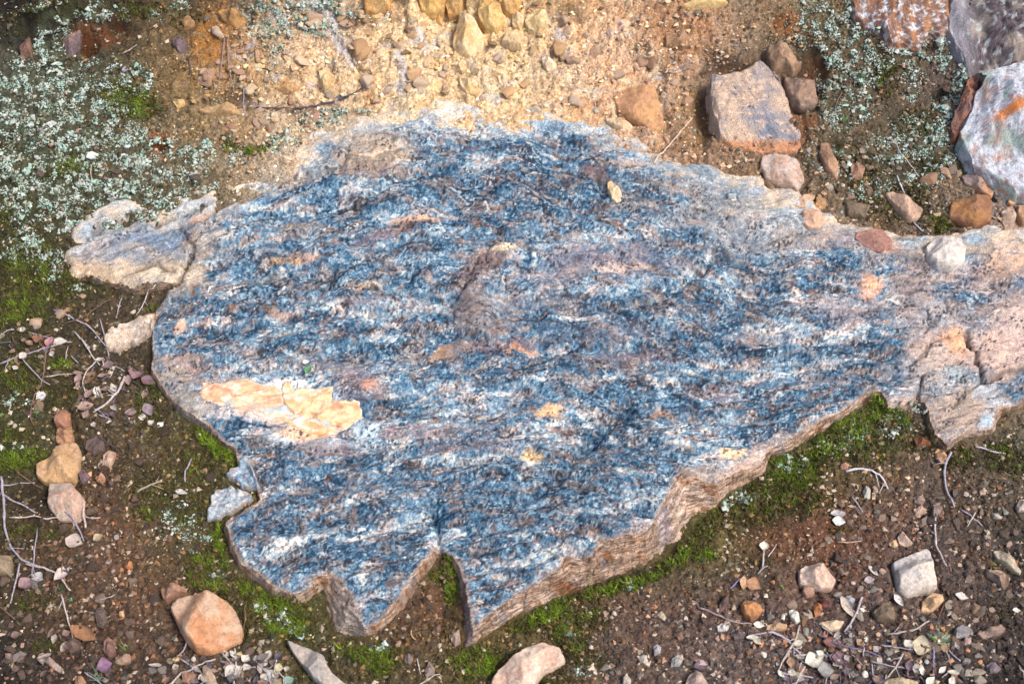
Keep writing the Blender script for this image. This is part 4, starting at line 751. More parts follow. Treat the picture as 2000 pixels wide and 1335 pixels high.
slab = empty('slate_outcrop', (0, 0, 0))
tag(slab, 'huge flat outcrop of blue-grey streaked slate with a broken tan edge, filling the middle', 'rock outcrop')
def build_slab():
    sp = .00155
    x0, x1 = -.98, 1.12
    xs = np.arange(x0, x1, sp); ys = np.arange(-.56, .56, sp)
    X, Y = np.meshgrid(xs, ys); X = X.ravel(); Y = Y.ravel()
    px, py, dt, df = slab_fields(X, Y)
    keep = (df > -9) & (px < 2110)
    F = gridfaces(len(xs), len(ys), keep)
    used = np.zeros(len(X), bool); used[F.ravel()] = True
    mm = np.cumsum(used)-1; F = mm[F]; X = X[used]; Y = Y[used]
    Z, px, py, dt, df, v, fr = SZ(X, Y, True)
    Zg = np.full(len(xs)*len(ys), -5.0); Zg[np.where(used)[0]] = Z; GRIDS.append((xs[0], ys[0], sp, Zg.reshape(len(ys), len(xs))))
    c1 = slab_colour(X, Y, px, py, v, dt, fr)
    t = np.clip(-dt/np.maximum(df-dt, 1), 0, 2)
    c2 = edge_colour(px, py, t)
    V = np.stack([X, Y, Z], 1)
    side = (dt[F] < 1.5).mean(1) > .5
    BL = [[(100,380),(345,384),(436,366),(426,410),(396,434),(350,446),(356,452),(380,478),(374,500),(360,530),(345,556),(300,575),(100,570)],
          [(1852,655),(1885,655),(1905,700),(1922,748),(1880,770),(1860,800),(1800,800),(1800,735),(1770,720),(1800,695),(1820,672)],
          [(1885,655),(1905,700),(1922,748),(1960,730),(2110,715),(2110,560),(1960,600)],
          [(1922,748),(1960,730),(2110,715),(2110,900),(1800,900),(1800,800),(1860,800),(1880,770)]]
    grp = np.zeros(len(px), int)
    for k_, b_ in enumerate(BL): grp[sdpoly(px, py, b_) > 0] = k_+1
    gf = grp[F].max(1)
    jobs = [('slab_face', F[~side & (gf == 0)], c1, M_slab), ('broken_edge', F[side], c2, M_edge)]+[('bedrock_block', F[~side & (gf == k_+1)], c1, M_slab) for k_ in range(4)]
    for nm, Fs, cc, mt in jobs:
        v_, f_, c_ = compact(V, Fs, cc)
        o = link(nm, mkmesh(nm, v_, f_, c_), mt, slab)
    bpy.data.objects['broken_edge']['label'] = 'tan layered edge broken along the near side of the slab'
build_slab()

# ------------------------------------------------------------------ thin pieces lying on or in the slab (height-field patches)
def patch(name, poly, elev, colf, mat, parent=None, sp=.0016, side=7, relief=.002, base='surf', seed=0, tilt=(0, 0), warp=3.0, flat=.7):
    pp = np.array(poly, float)
    ex, ey, ez = P(pp[:, 0], pp[:, 1], f=None); mg = .02+elev
    xs = np.arange(ex.min()-mg, ex.max()+mg, sp); ys = np.arange(ey.min()-mg*1.5, ey.max()+mg, sp)
    X, Y = np.meshgrid(xs, ys); X = X.ravel(); Y = Y.ravel()
    px, py = ppx(X, Y)
    d = sdpoly(px+warp*1.6*fbm(px/22, py/14, 4, seed+1, .6), py+warp*1.6*fbm(px/22, py/14, 4, seed+2, .6), poly)
    F = gridfaces(len(xs), len(ys), d > (-side*1.6 if base != 'H' else -side*1.6-60))
    if len(F) == 0: return None
    used = np.zeros(len(X), bool); used[F.ravel()] = True
    mm = np.cumsum(used)-1; F = mm[F]; X = X[used]; Y = Y[used]; px = px[used]; py = py[used]; d = d[used]
    if base == 'H':
        px, py = proj(X, Y, H0(X, Y)+elev*.7)
        d = sdpoly(px+warp*gnoise(px/24, py/24, seed+1), py+warp*gnoise(px/24, py/24, seed+2), poly)
    b = SZ(X, Y) if base == 'slab' else (H0(X, Y)+.004 if base == 'H' else surf(X, Y))
    cx, cy = pp.mean(0)
    v = flowv(px, py)
    f1, f2, idv = worley(px/34+.4*gnoise(px/20, py/20, seed), v/15, seed+5)
    top = elev+tilt[0]*(px-cx)/100+tilt[1]*(py-cy)/100+relief*fbm(px/30, v/12, 4, seed+3, .6)+relief*.8*(idv-.5)
    e = sstep(-side, side*.35, d) if side < 12 else np.clip((d+side)/(side*3.2), 0, 1)**.7
    if side >= 12: top = top+relief*1.6*(worley(px/80, py/60, seed+6)[2]-.5)
    Z = b*1.0-.014*(1-e)+top*e
    V = np.stack([X, Y, Z], 1)
    o0 = V.mean(0); 
    me = mkmesh(name, V-o0 if parent is None else V, F, colf(X, Y, px, py, v, d))
    return link(name, me, mat, parent, o0 if parent is None else None)
def chipcol(cols, seed):
    def f(X, Y, px, py, v, d):
        c = np.ones(px.shape+(3,))*alb(*cols[0])
        c = mix(c, alb(*cols[1]), sstep(-.15, .35, fbm(px/40, py/14, 4, seed)))
        if len(cols) > 2: c = mix(c, alb(*cols[2]), sstep(.1, .4, fbm(px/26, py/12, 4, seed+9)))
        c = mix(c, alb(150, 90, 50), np.clip(1-np.abs(fbm(px/22, py/14, 3, seed+4))/.035, 0, 1)*.5)
        c = c*np.exp(.14*fbm(px/7, py/6, 3, seed+5))[:, None]
        return np.clip(c, .01, .85)
    return f
OR = (236, 184, 142); OR2 = (248, 224, 196); PK = (226, 160, 128); WH = (250, 244, 236); GB = (178, 196, 208)
sc = [([(392,776),(400,758),(440,757),(478,753),(520,764),(548,768),(562,758),(582,772),(652,768),(654,796),(704,800),(712,826),(676,850),(640,858),(605,862),(570,848),(535,830),(500,812),(450,806),(402,796)], ((238,214,190), (228,190,155), GB), .0006),
      ([(392,778),(400,760),(440,757),(478,753),(520,764),(552,772),(555,800),(520,802),(460,796),(405,796)], (OR, OR2, PK), .0016),
      ([(552,768),(562,758),(580,774),(652,768),(652,795),(610,805),(578,820),(556,800)], ((245,206,160), OR2, (232,184,136)), .0024),
      ([(560,815),(600,806),(640,798),(705,802),(708,828),(672,848),(640,836),(600,826)], ((245,208,166), (232,180,130), (212,160,122)), .0020),
      ([(545,826),(600,830),(660,848),(650,858),(610,862),(570,846)], ((235,190,145), (225,170,120), WH), .0014),
      ([(420,806),(490,810),(530,826),(545,836),(500,826),(450,815)], ((235,220,205), (222,185,160), GB), .0010)]
for i, (pl, cs, e) in enumerate(sc):
    o = patch('ochre_chip', pl, e, chipcol(cs, 700+i*20), M_chip, slab, base='slab', seed=700+i, side=2.4, warp=3.2, relief=.0007, tilt=((0, 0), (.0003, -.001), (-.0005, .0015), (.0006, .0012), (0, .0005), (0, 0))[i])
    o['label'] = 'fresh orange and cream chip scar on the slab'

def rockcol(seed, base, dark, warm=(190,150,120), k=.5):
    def f(X, Y, px, py, v, d):
        n = fbm(px/36, v/12, 5, seed, .6)+.35*gnoise(px/5, py/4, seed+7)+.2*gnoise(px/2.7, py/2.5, seed+8)
        c = np.ones(px.shape+(3,))*alb(*base)
        c = mix(c, alb(*dark), sstep(0, .55, n)*k*1.6 if k < .6 else sstep(-.1, .5, n))
        c = mix(c, alb(*warm), sstep(.1, .5, fbm(px/26, v/14, 4, seed+3))*.7)
        c = mix(c, alb(225, 222, 215), sstep(.25, .5, fbm(px/16, v/9, 4, seed+4))*.7)
        c = mix(c, alb(160, 138, 118), sstep(3, -3, d)*.8)
        return np.clip(c*np.exp(.3*fbm(px/9, py/7, 3, seed+6))[:, None], .01, .75)
    return f
PT = [
 ('rock_fragment', [(442,930),(470,914),(486,908),(500,940),(510,962),(478,957)], .010, (160,180,195), (40,75,115), 'small triangular blue-grey fragment split from the slab above its lower left crack'),
 ('rock_fragment', [(405,1018),(412,975),(425,960),(455,958),(488,968),(496,982),(455,1004),(430,1016)], .009, (175,185,192), (60,95,130), 'blue-grey fragment with a white seam wedged under the triangular one'),
 ('rock_fragment', [(205,668),(215,650),(240,634),(280,622),(302,618),(304,655),(262,668),(228,684),(214,684)], .010, (206,186,166), (150,140,132), 'pale rounded tan nose of rock at the far left tip of the slab'),
]
for i, (nm, pl, el, b, dk, lab) in enumerate(PT):
    big = nm == 'boulder'
    o = patch(nm, pl, el, rockcol(800+i*20, b, dk, (200,120,60) if i in (7, 9) else (190,150,120)), M_slab, base='surf', seed=800+i*7,
              side=16 if big else 6, relief=.008 if big else .0025, warp=8 if big else 4)
    tag(o, lab, 'boulder' if big else 'rock')

# ------------------------------------------------------------------ naming small things by the landmarks beside them
import re
MARKS = []
_cut = re.compile(r" (in|on|at|beside|cut|just|below|under|right|left|lying|alone|pressed|standing|with|resting|tucked|directly|among|leaning|sunk|from|filling|above|touching|half|peeping|of|slanting|set|running|crossing|joining|hooking|hanging|reaching|near|by|between|out|curving|arching|into|sticking|over|pointing|stacked|uppermost|lower)\b.*")
def add_mark(x, y, label):
    t = _cut.sub('', label.split(',')[0]).strip()
    if 2 <= len(t.split()) <= 6 and not any(q[2] == t for q in MARKS): MARKS.append((x, y, t))
USED = set()
def near_label(x, y, desc, fallback):
    c = sorted(((x-a)**2+(y-b)**2, a, b, t) for a, b, t in MARKS)
    for d2, a, b, t in c[:4]:
        if d2 > 210**2: break
        dx, dy = x-a, y-b
        v = 'above' if dy < 0 else 'below'; h = 'left' if dx < 0 else 'right'
        far = 'close' if d2 < 55**2 else ('a little way' if d2 < 120**2 else 'some way')
        if abs(dx) > 2*abs(dy): w_ = 'to the '+h+' of'
        elif abs(dy) > 2*abs(dx): w_ = v
        else: w_ = v+' and '+h+' of'
        lab = desc+' '+far+' '+w_+' the '+t
        if lab not in USED and len(lab.split()) <= 16: USED.add(lab); return lab
    return fallback
def szw(z): return 'tiny' if z < 11 else ('small' if z < 16 else 'medium-sized')
# ------------------------------------------------------------------ stones
def ico(sub):
    import bmesh
    bm = bmesh.new(); bmesh.ops.create_icosphere(bm, subdivisions=sub, radius=1)
    V = np.array([v.co[:] for v in bm.verts]); F = np.array([[v.index for v in f.verts] for f in bm.faces]); bm.free(); return V, F
ICO = {k: ico(k) for k in (1, 2, 3, 4)}
def vn3(V, s, seed): return gnoise(V[:, 0]*s+V[:, 2]*s*.7+3, V[:, 1]*s-V[:, 2]*s*.6, seed)+gnoise(V[:, 2]*s, V[:, 0]*s+V[:, 1]*s*.5, seed+3)
def cutstone(sub, seed, nplanes=11, rough=.05):
    r = np.random.RandomState(seed); V, F = ICO[sub]; V = V.copy()
    for k in range(nplanes):
        n = r.normal(size=3); n /= np.linalg.norm(n); d = r.uniform(.42, .84)
        s = V@n-d; m = s > 0; V[m] -= s[m, None]*n
    V = V*(1+rough*vn3(V, 2.2, seed)+rough*.4*vn3(V, 6, seed+9))[:, None]
    return V, F
PROTO = []
for k in range(14):
    V, F = cutstone(3, 50+k, 12+k % 5, .035)
    PROTO.append(mkmesh('pebble', V*.5, F, smooth=False)); PROTO[-1].materials.append(M_stone)
for me in PROTO:
    me.polygons.foreach_set('use_smooth', [True]*len(me.polygons)); 
def cover(name, poly, h, col, col2, label, cat='stone', group=None, seed=0, tilt=0.0, sink=.35, facets=7, colf=None, n=72):
    """a stone from its traced outline: convex faceted top, undercut sides, closed below"""
    pp = np.array(poly, float); c0 = pp.mean(0)
    X, Y, Z = P(pp[:, 0], pp[:, 1], h*.35)
    # resample outline
    pts = np.stack([X, Y], 1); seg = np.linalg.norm(np.roll(pts, -1, 0)-pts, axis=1); cum = np.concatenate([[0], np.cumsum(seg)])
    tt = np.linspace(0, cum[-1], n, endpoint=False); q = np.concatenate([pts, pts[:1]])
    ox = np.interp(tt, cum, q[:, 0]); oy = np.interp(tt, cum, q[:, 1])
    for it in range(1):
        ox = (np.roll(ox, 1)+2*ox+np.roll(ox, -1))/4; oy = (np.roll(oy, 1)+2*oy+np.roll(oy, -1))/4
    cx, cy = ox.mean(), oy.mean(); R = np.sqrt(((ox-cx)**2+(oy-cy)**2).mean())
    ang = np.arange(n)/n*2*np.pi
    jit = 1+.03*gnoise(np.cos(ang)*3+seed, np.sin(ang)*3, seed)+.018*gnoise(np.cos(ang)*9+seed, np.sin(ang)*9, seed+1)
    ox = cx+(ox-cx)*jit; oy = cy+(oy-cy)*jit
    r = np.random.RandomState(seed+3)
    pl = [(r.uniform(0, 2*np.pi), r.uniform(.35, 1.3), r.uniform(.95, 1.35)) for _ in range(facets)]
    big = colf is not None
    rings = [(.86, -.5), (.95, -.2), (1.0, .12), (.985, .30), (.95, .5), (.89, None), (.82, None), (.74, None), (.64, None), (.53, None), (.42, None), (.31, None), (.2, None), (.1, None)]
    if big:
        rr_ = []
        for (a_, b_), (c_, d_) in zip(rings[:-1], rings[1:]):
            for q in range(4): rr_.append((a_+(c_-a_)*q/4, None if (b_ is None or d_ is None) else b_+(d_-b_)*q/4))
        rings = rr_+[rings[-1]]
    V = []
    gz = float(np.median(surf(ox, oy)))
    grad = np.polyfit(oy-cy, H0(ox, oy), 1)[0] if n else 0
    for s, zf in rings:
        x = cx+(ox-cx)*s; y = cy+(oy-cy)*s
        u = (x-cx)/R; v = (y-cy)/R
        top = np.full(n, 1.0)
        for a, k, d in pl: top = np.minimum(top, d-k*(u*np.cos(a)+v*np.sin(a))*.9)
        top = np.clip(top, .45, 1.0)+.05*fbm(u*2.5+seed, v*2.5, 3, seed)+tilt*u
        top = np.minimum(top, .62+.9*(1-s)**.6+.1)
        zz = top if zf is None else np.minimum(zf, top)
        V.append(np.stack([x, y, gz+(y-cy)*grad+h*zz-h*0.08], 1))
    V.append(np.array([[cx, cy, V[-1][:, 2].mean()]])); V.append(np.array([[cx, cy, gz-h*.6]]))
    V = np.concatenate(V); nr = len(rings)
    V[:, 2] += .0016*fbm(V[:, 0]/.014+V[:, 2]/.02, V[:, 1]/.014-V[:, 2]/.02, 3, seed+31, .6)
    V[:, 0] += .02*R*gnoise(V[:, 1]/R*4, V[:, 2]/R*4, seed+5); V[:, 2] += .035*h*gnoise(V[:, 0]/R*5, V[:, 1]/R*5, seed+6)+.0006*gnoise(V[:, 0]/.004, V[:, 1]/.004, seed+8)
    F = []
    for k in range(nr-1):
        for i in range(n):
            a = k*n+i; b = k*n+(i+1) % n; F += [(a, b, b+n), (a, b+n, a+n)]
    ci = nr*n
    for i in range(n): F += [((nr-1)*n+i, (nr-1)*n+(i+1) % n, ci), ((i+1) % n, i, ci+1)]
    # orientation check: outline may be clockwise
    area = (ox*np.roll(oy, -1)-np.roll(ox, -1)*oy).sum()
    F = np.array(F)
    if area < 0: F = F[:, ::-1]
    o0 = np.array([cx, cy, gz])
    if big:
        d1 = (.006 if n < 999 and seed > 3140 else .009)*fbm(V[:, 0]/.03+V[:, 2]/.05, V[:, 1]/.03-V[:, 2]/.04, 5, seed+20, .62); V[:, 2] += d1; V[:, 0] += .6*d1; V[:, 1] -= .4*d1
        qx, qy = proj(V[:, 0], V[:, 1], V[:, 2]); cc = colf(V[:, 0], V[:, 1], qx, qy, flowv(qx, qy), np.full(len(V), 30.0))
        me = mkmesh(name, V-o0, F, cc); o = link(name, me, M_slab, None, o0)
    else:
        me = mkmesh(name, V-o0, F); o = link(name, me, M_stone, None, o0)
    dust = np.array([176., 152., 130.])
    col = np.array(col)*.80+dust*.20*(sum(col)/3/170); col2 = np.array(col2)*.7+dust*.3*(sum(col2)/3/170)
    o.color = tuple(alb(col))+(1,); o['tint'] = tuple(float(q) for q in alb(col2))
    tag(o, label, cat, group); return o
def oval(x, y, rx, ry, a=0, k=9, seed=1):
    r = random.Random(seed); out = []
    a = math.radians(a)
    for i in range(k):
        t = 2*math.pi*i/k+r.uniform(-.18, .18); s = r.uniform(.86, 1.1)
        u = rx*s*math.cos(t); v = ry*s*math.sin(t)
        out.append((x+u*math.cos(a)+v*math.sin(a), y-u*math.sin(a)+v*math.cos(a)))
    return out
BO = [
('boulder', [(1905,130),(1945,118),(2060,90),(2080,380),(1985,372),(1945,350),(1905,322),(1880,290),(1872,268),(1885,230),(1900,190),(1925,150)], .085, (200,205,218), (150,150,165), 'white-lichened boulder with a rusty orange scar at the upper right edge'),
 ('boulder', [(1855,-50),(2090,-60),(2095,112),(1995,122),(1955,135),(1925,160),(1900,150),(1880,110),(1862,95),(1850,50)], .050, (120,108,118), (60,52,62), 'dark purple-black speckled boulder in the top right corner'),
 ('boulder', [(1662,-40),(1810,-50),(1872,0),(1868,40),(1845,70),(1820,62),(1795,92),(1768,84),(1735,92),(1722,48),(1690,46),(1666,36)], .040, (150,95,75), (165,110,65), 'reddish-orange layered boulder at the top edge right of centre'),
 ('rock_fragment', [(1880,190),(1900,130),(1915,150),(1905,200),(1885,235),(1870,270),(1858,272),(1862,225)], .040, (160,112,90), (130,95,85), 'narrow reddish-brown rock leaning against the white-lichened boulder'),
 ('stone', [(1455,137),(1485,130),(1505,133),(1520,150),(1535,185),(1555,215),(1565,245),(1568,275),(1555,289),(1490,291),(1440,280),(1400,262),(1385,240),(1377,205),(1380,180),(1395,160),(1400,150),(1440,147)], .042, (182,160,145), (150,148,155), 'big flat-topped grey-brown stone resting on the bank at upper right'),
]
def bcol(kind, seed):
    def f(X, Y, px, py, v, d):
        n = fbm(px/14, py/12, 4, seed, .7); n2 = fbm(px/46, py/60, 3, seed+2); g = gnoise(px/4.5, py/4, seed+3)
        if kind == 0:
            c = np.ones(px.shape+(3,))*alb(196, 202, 212); c = mix(c, alb(160, 178, 172), sstep(0, .4, n2)); c = mix(c, alb(120, 112, 120), sstep(.05, .40, n+.3*g)*.9); c = mix(c, alb(168, 140, 130), sstep(.05, .4, fbm(px/34, py/40, 4, seed+9, .6))*.8)
            c = mix(c, alb(205, 125, 60), .95*blobmask(px+8*n, py+8*n, (1975, 212, 42, 11, 32), .5)); c = mix(c, alb(190, 120, 90), .8*sstep(.42, .6, fbm(px/20, py/16, 3, seed+5)))
            c = mix(c, alb(150, 100, 80), sstep(0, -30, px-1892+.3*(py-230))*.6)
        elif kind == 4:
            c = np.ones(px.shape+(3,))*alb(190, 166, 146); c = mix(c, alb(150, 140, 140), sstep(-.1, .35, n2+.4*n)); c = mix(c, alb(98, 118, 145), .7*blobmask(px+14*n, py+14*n, (1490, 232, 40, 24, -10), .6)); c = mix(c, alb(98, 118, 145), .6*blobmask(px+14*n, py+14*n, (1520, 262, 40, 12, -10), .6))
            c = mix(c, alb(214, 186, 160), sstep(.1, .4, fbm(px/30, py/9, 3, seed+6))*.7); c = mix(c, alb(190, 128, 84), sstep(268, 282, py+.25*(1500-px)*0+6*n)*.8); c = mix(c, alb(70, 56, 48), sstep(.36, .5, n)*.8)
        elif kind == 1:
            c = np.ones(px.shape+(3,))*alb(108, 96, 100); c = mix(c, alb(46, 40, 48), sstep(-.12, .22, n+.35*g)*.85); c = mix(c, alb(150, 138, 128), sstep(.05, .4, n2+.3*n)); c = mix(c, alb(190, 198, 196), sstep(.2, .4, fbm(px/16, py/18, 4, seed+9))*.7); c = mix(c, alb(160, 158, 168), sstep(40, -10, px-1880)*.6)
        elif kind == 2:
            s_ = fbm(px/14, py/90, 4, seed+7, .6)
            c = np.ones(px.shape+(3,))*alb(138, 102, 86); c = mix(c, alb(178, 124, 84), sstep(0, .35, s_)); c = mix(c, alb(110, 95, 105), sstep(.1, .4, fbm(px/12, py/70, 4, seed+8))*.8); c = mix(c, alb(205, 215, 222), sstep(.0, .35, n+.2*g)*.75)
        else:
            c = np.ones(px.shape+(3,))*alb(150, 108, 90); c = mix(c, alb(190, 120, 85), sstep(0, .4, n)); c = mix(c, alb(110, 88, 92), sstep(.1, .5, n2)*.7)
        return np.clip(c*np.exp(.28*n+.2*g)[:, None], .01, .8)
    return f
for i, (nm, pl, h, b, dk, lab) in enumerate(BO):
    add_mark(sum(p[0] for p in pl)/len(pl), sum(p[1] for p in pl)/len(pl), lab)
    cover(nm, pl, h, b, dk, lab, 'boulder' if nm == 'boulder' else 'rock', None, seed=3100+i*11, facets=3 if i == 4 else 7, colf=bcol(i, 3200+i*20), n=200)
for i, (pl, h, c1, c2, lab) in enumerate(S):
    add_mark(sum(p[0] for p in pl)/len(pl), sum(p[1] for p in pl)/len(pl), lab)
    cover('stone', pl, h, c1, c2, lab, 'stone', None, seed=900+i*13)

RUB = [((430,190,680,320), 20, 'by the upper left slab rim'), ((60,560,180,640), 4, 'in the olive moss at left'), ((470,20,700,200), 26, 'in the left half of the yellow bank'), ((700,20,1120,210), 44, 'in the right half of the yellow bank'), ((1100,20,1370,300), 30, 'in the pinkish bank'), ((1600,330,1990,450), 14, 'along the upper right rim of the slab'), ((380,20,480,200), 12, 'in the brown earth by the hanging roots')]
RP = [(250,222,185),(246,206,160),(236,190,142),(228,200,180),(242,198,160),(222,176,132)]
for (x0, y0, x1, y1), cnt, place in RUB:
    pl_ = RP if 'bank' in place and 'pink' not in place else [(222,182,150),(205,160,130),(190,150,125),(232,205,180)]
    for q in range(cnt):
        x = random.uniform(x0, x1); y = random.uniform(y0, y1); sz = 14+26*random.random()**2
        if sdpoly(np.array([x]), np.array([y]), SLAB_TOP)[0] > -8: continue
        if any(min(p[0] for p in s_[0])-8 < x < max(p[0] for p in s_[0])+8 and min(p[1] for p in s_[0])-8 < y < max(p[1] for p in s_[0])+8 for s_ in S): continue
        X, Y, Z = [float(t_[0]) for t_ in P(x, y)]
        o = bpy.data.objects.new('rubble_chunk', random.choice(PROTO)); COL.objects.link(o); s_ = sz*.00092
        o.scale = (s_*random.uniform(.9, 1.4), s_*random.uniform(.6, 1.0), s_*random.uniform(.5, .8)); o.rotation_euler = (random.uniform(.2, .9), random.uniform(-.4, .4), random.uniform(0, 6.28)); o.location = (X, Y, Z)
        c = random.choice(pl_); v = random.uniform(.88, 1.1); o.color = tuple(alb(*c)*v)+(1,); o['tint'] = tuple(float(t_) for t_ in alb(*random.choice(pl_))*v)
        tag(o, near_label(x, y, ('big ' if sz > 24 else '')+('cream' if c[0] > 238 else 'tan')+' angular rubble chunk', ('cream' if c[0] > 238 else 'tan')+' angular chunk of rubble embedded '+place), 'rubble', ('cream' if c[0] > 238 else 'tan')+' rubble chunks '+place)
# smaller pebbles, one object each, scattered where the photograph shows them
REG = [  # x0,y0,x1,y1,count,palette,place
 (480,100,1120,215,46,[(250,222,175),(240,200,140),(225,175,110),(215,190,165)],'in the yellow bank',8,22),
 (700,0,1120,110,24,[(245,215,165),(235,190,120),(215,160,95)],'in the top of the yellow bank',10,24),
 (380,10,600,220,18,[(205,160,105),(170,125,80),(190,170,150)],'in the brown earth left of the bank',9,20),
 (60,250,440,420,22,[(185,135,110),(150,125,120),(200,190,185)],'among the lichen at left',9,22),
 (1450,280,1700,420,22,[(200,155,125),(180,135,110),(215,195,180)],'by the upper right rim of the slab',9,22),
 (1850,330,2000,470,16,[(205,150,110),(190,160,145),(225,185,150)],'below the boulders at right',12,26),
 (1600,150,1860,460,20,[(185,140,115),(150,115,95),(205,190,175)],'in the mossy ground at upper right',9,18),
 (0,600,300,820,20,[(165,130,110),(200,185,165),(130,100,90)],'among the twigs left of the slab',9,22),
 (150,830,420,1130,40,[(125,92,75),(150,115,98),(110,85,72),(185,145,118)],'in the brown soil left of the slab',8,24),
 (0,1030,320,1335,56,[(130,98,82),(150,115,98),(105,85,78),(175,140,120),(160,150,150)],'in the lower left soil',8,24),
 (310,1270,640,1335,26,[(190,150,125),(200,195,185),(130,110,105),(215,190,140)],'in the litter at the bottom left of centre',9,20),
 (740,1120,900,1260,12,[(130,98,80),(160,130,110)],'in the wedge between the slab points',9,18),
 (1150,1180,1500,1335,34,[(135,108,95),(165,135,120),(205,190,175),(120,98,90)],'in the soil below the slab',8,20),
 (1440,1150,1720,1335,60,[(205,170,140),(225,220,205),(165,130,115),(205,140,95),(130,112,115),(180,185,185)],'in the lower right gravel',8,22),
 (1700,1180,1920,1335,54,[(205,180,150),(180,180,180),(150,125,115),(205,150,110),(225,215,195)],'in the gravel round the grass tuft',8,22),
 (1600,940,2000,1160,56,[(165,138,125),(205,180,165),(130,108,98),(190,160,140)],'in the soil below the bedrock at right',8,22),
 (1860,1150,2000,1335,22,[(120,105,98),(150,130,120),(95,82,78)],'in the dark lower right corner',9,24),
]
def cname(c):
    r, g, b = c
    if r < 125 and r-b > 12: return 'dark brown'
    if max(c)-min(c) < 28: return 'pale grey' if r > 165 else 'dark grey'
    if r > 215 and b < 150: return 'yellow'
    if r > 200 and b > 150: return 'cream'
    if r-b > 85: return 'orange'
    if r > 170: return 'pinkish tan'
    return 'brown'
def dsl(px, py): return sdpoly(np.array([px], float), np.array([py], float), SLAB_FOOT)[0]
taken = []
npb = 0
allp = []
for (x0, y0, x1, y1, cnt, pal, place, s0, s1) in REG:
    k = 0; tr = 0
    while k < cnt and tr < cnt*30:
        tr += 1
        x = random.uniform(x0, x1); y = random.uniform(y0, y1)
        if dsl(x, y) > -6: continue
        if any(abs(x-a)+abs(y-b) < 16 for a, b in taken): continue
        if any(min(p[0] for p in s[0])-6 < x < max(p[0] for p in s[0])+6 and min(p[1] for p in s[0])-6 < y < max(p[1] for p in s[0])+6 for s in S): continue
        taken.append((x, y)); k += 1
        sz = s0+(s1-s0)*random.random()**1.8
        allp.append((x, y, sz, random.choice(pal), place))
allp.sort(key=lambda q: -q[2]); big = allp[:298]; rest = allp[298:]
bx, by, bz = P([q[0] for q in big], [q[1] for q in big])
for (x, y, sz, c, place), X, Y, Z in zip(big, bx, by, bz):
    me = random.choice(PROTO)
    o = bpy.data.objects.new('pebble', me); COL.objects.link(o)
    s = sz*.00077*1.15
    fl = random.uniform(.45, .75)
    o.scale = (s*random.uniform(.9, 1.35), s*random.uniform(.75, 1.0), s*fl)
    o.rotation_euler = (random.uniform(-.3, .3), random.uniform(-.3, .3), random.uniform(0, 6.28))
    o.location = (X, Y, Z+s*fl*.08)
    c0 = c; g_ = sum(c)/3; c = tuple(q+(g_*np.array([1.08, .98, .88])[k_]-q)*.5 for k_, q in enumerate(c)); v = random.uniform(.85, 1.1) if 'yellow' in place else random.uniform(.5, .98); o.color = tuple(alb(*c)*v)+(1,); o['tint'] = tuple(float(q) for q in alb(*c)*v*random.uniform(.7, 1.1))
    nm = cname(c0)
    tag(o, near_label(x, y, szw(sz)+' '+nm+' pebble', 'small '+nm+' pebble scattered '+place), 'pebble', nm+' pebbles '+place)

# ------------------------------------------------------------------ stuff: grit, moss, lichen
def scatter(n, box, densf, f=surf):
    out = []
    px = RS.uniform(box[0], box[2], n); py = RS.uniform(box[1], box[3], n)
    k = RS.uniform(0, 1, n) < densf(px, py)
    return px[k], py[k]
def offslab(px, py, marg=-4): return (sdpoly(px, py, SLAB_TOP) < np.where(py < 560, 80, marg)).astype(float)
def exposed(X, Y):
    zs = []
    for x0, y0, sp, Zg in GRIDS[:2]:
        ix = np.clip(((X-x0)/sp).astype(int), 0, Zg.shape[1]-1); iy = np.clip(((Y-y0)/sp).astype(int), 0, Zg.shape[0]-1); zs.append(Zg[iy, ix])
    return zs[0] > zs[1]+.0005
def octa():
    V = np.array([(1, 0, 0), (0, 1, 0), (-1, 0, 0), (0, -1, 0), (0, 0, 1), (0, 0, -1)], float)
    F = np.array([(0, 1, 4), (1, 2, 4), (2, 3, 4), (3, 0, 4), (1, 0, 5), (2, 1, 5), (3, 2, 5), (0, 3, 5)]); return V, F
def crumbs(name, px, py, size, col, base=1, squash=(.5, .9), lift=.4, mat=None, kinds=12, rough=.2):
    X, Y, Z = P(px, py)
    a_, b_, dt_, df_ = slab_fields(X, Y); k = np.where(b_ < 560, exposed(X, Y), df_ < -1)
    X, Y, Z, size, col = X[k], Y[k], Z[k], size[k], col[k]; n = len(X)
    if base == 0:
        V0, F0 = octa(); r_ = np.random.RandomState(4)
        protos = [V0*r_.uniform(.6, 1.15, (6, 1))+r_.normal(0, .22, (6, 3)) for k in range(kinds)]
    else:
        V0, F0 = ICO[base]; protos = [cutstone(base, 300+k, 5, rough)[0] for k in range(kinds)]
    F0 = np.asarray(F0); kind = RS.randint(0, kinds, n)
    Pm = np.stack(protos)[kind]
    a = RS.uniform(0, 6.28, n); ca, sa = np.cos(a)[:, None], np.sin(a)[:, None]
    sx = (size*RS.uniform(.8, 1.4, n))[:, None]; sy = (size*RS.uniform(.7, 1.1, n))[:, None]; sz = (size*RS.uniform(*squash, n))[:, None]
    x = Pm[..., 0]*sx; y = Pm[..., 1]*sy; z = Pm[..., 2]*sz
    V = np.stack([X[:, None]+x*ca-y*sa, Y[:, None]+x*sa+y*ca, Z[:, None]+z+sz*lift], -1).reshape(-1, 3)
    nv = len(V0); F = (F0[None]+np.arange(n)[:, None, None]*nv).reshape(-1, 3)
    me = mkmesh(name, V, F, np.repeat(col, nv, 0), smooth=False)
    print(name, n, len(F))
    return link(name, me, mat or M_crumb)
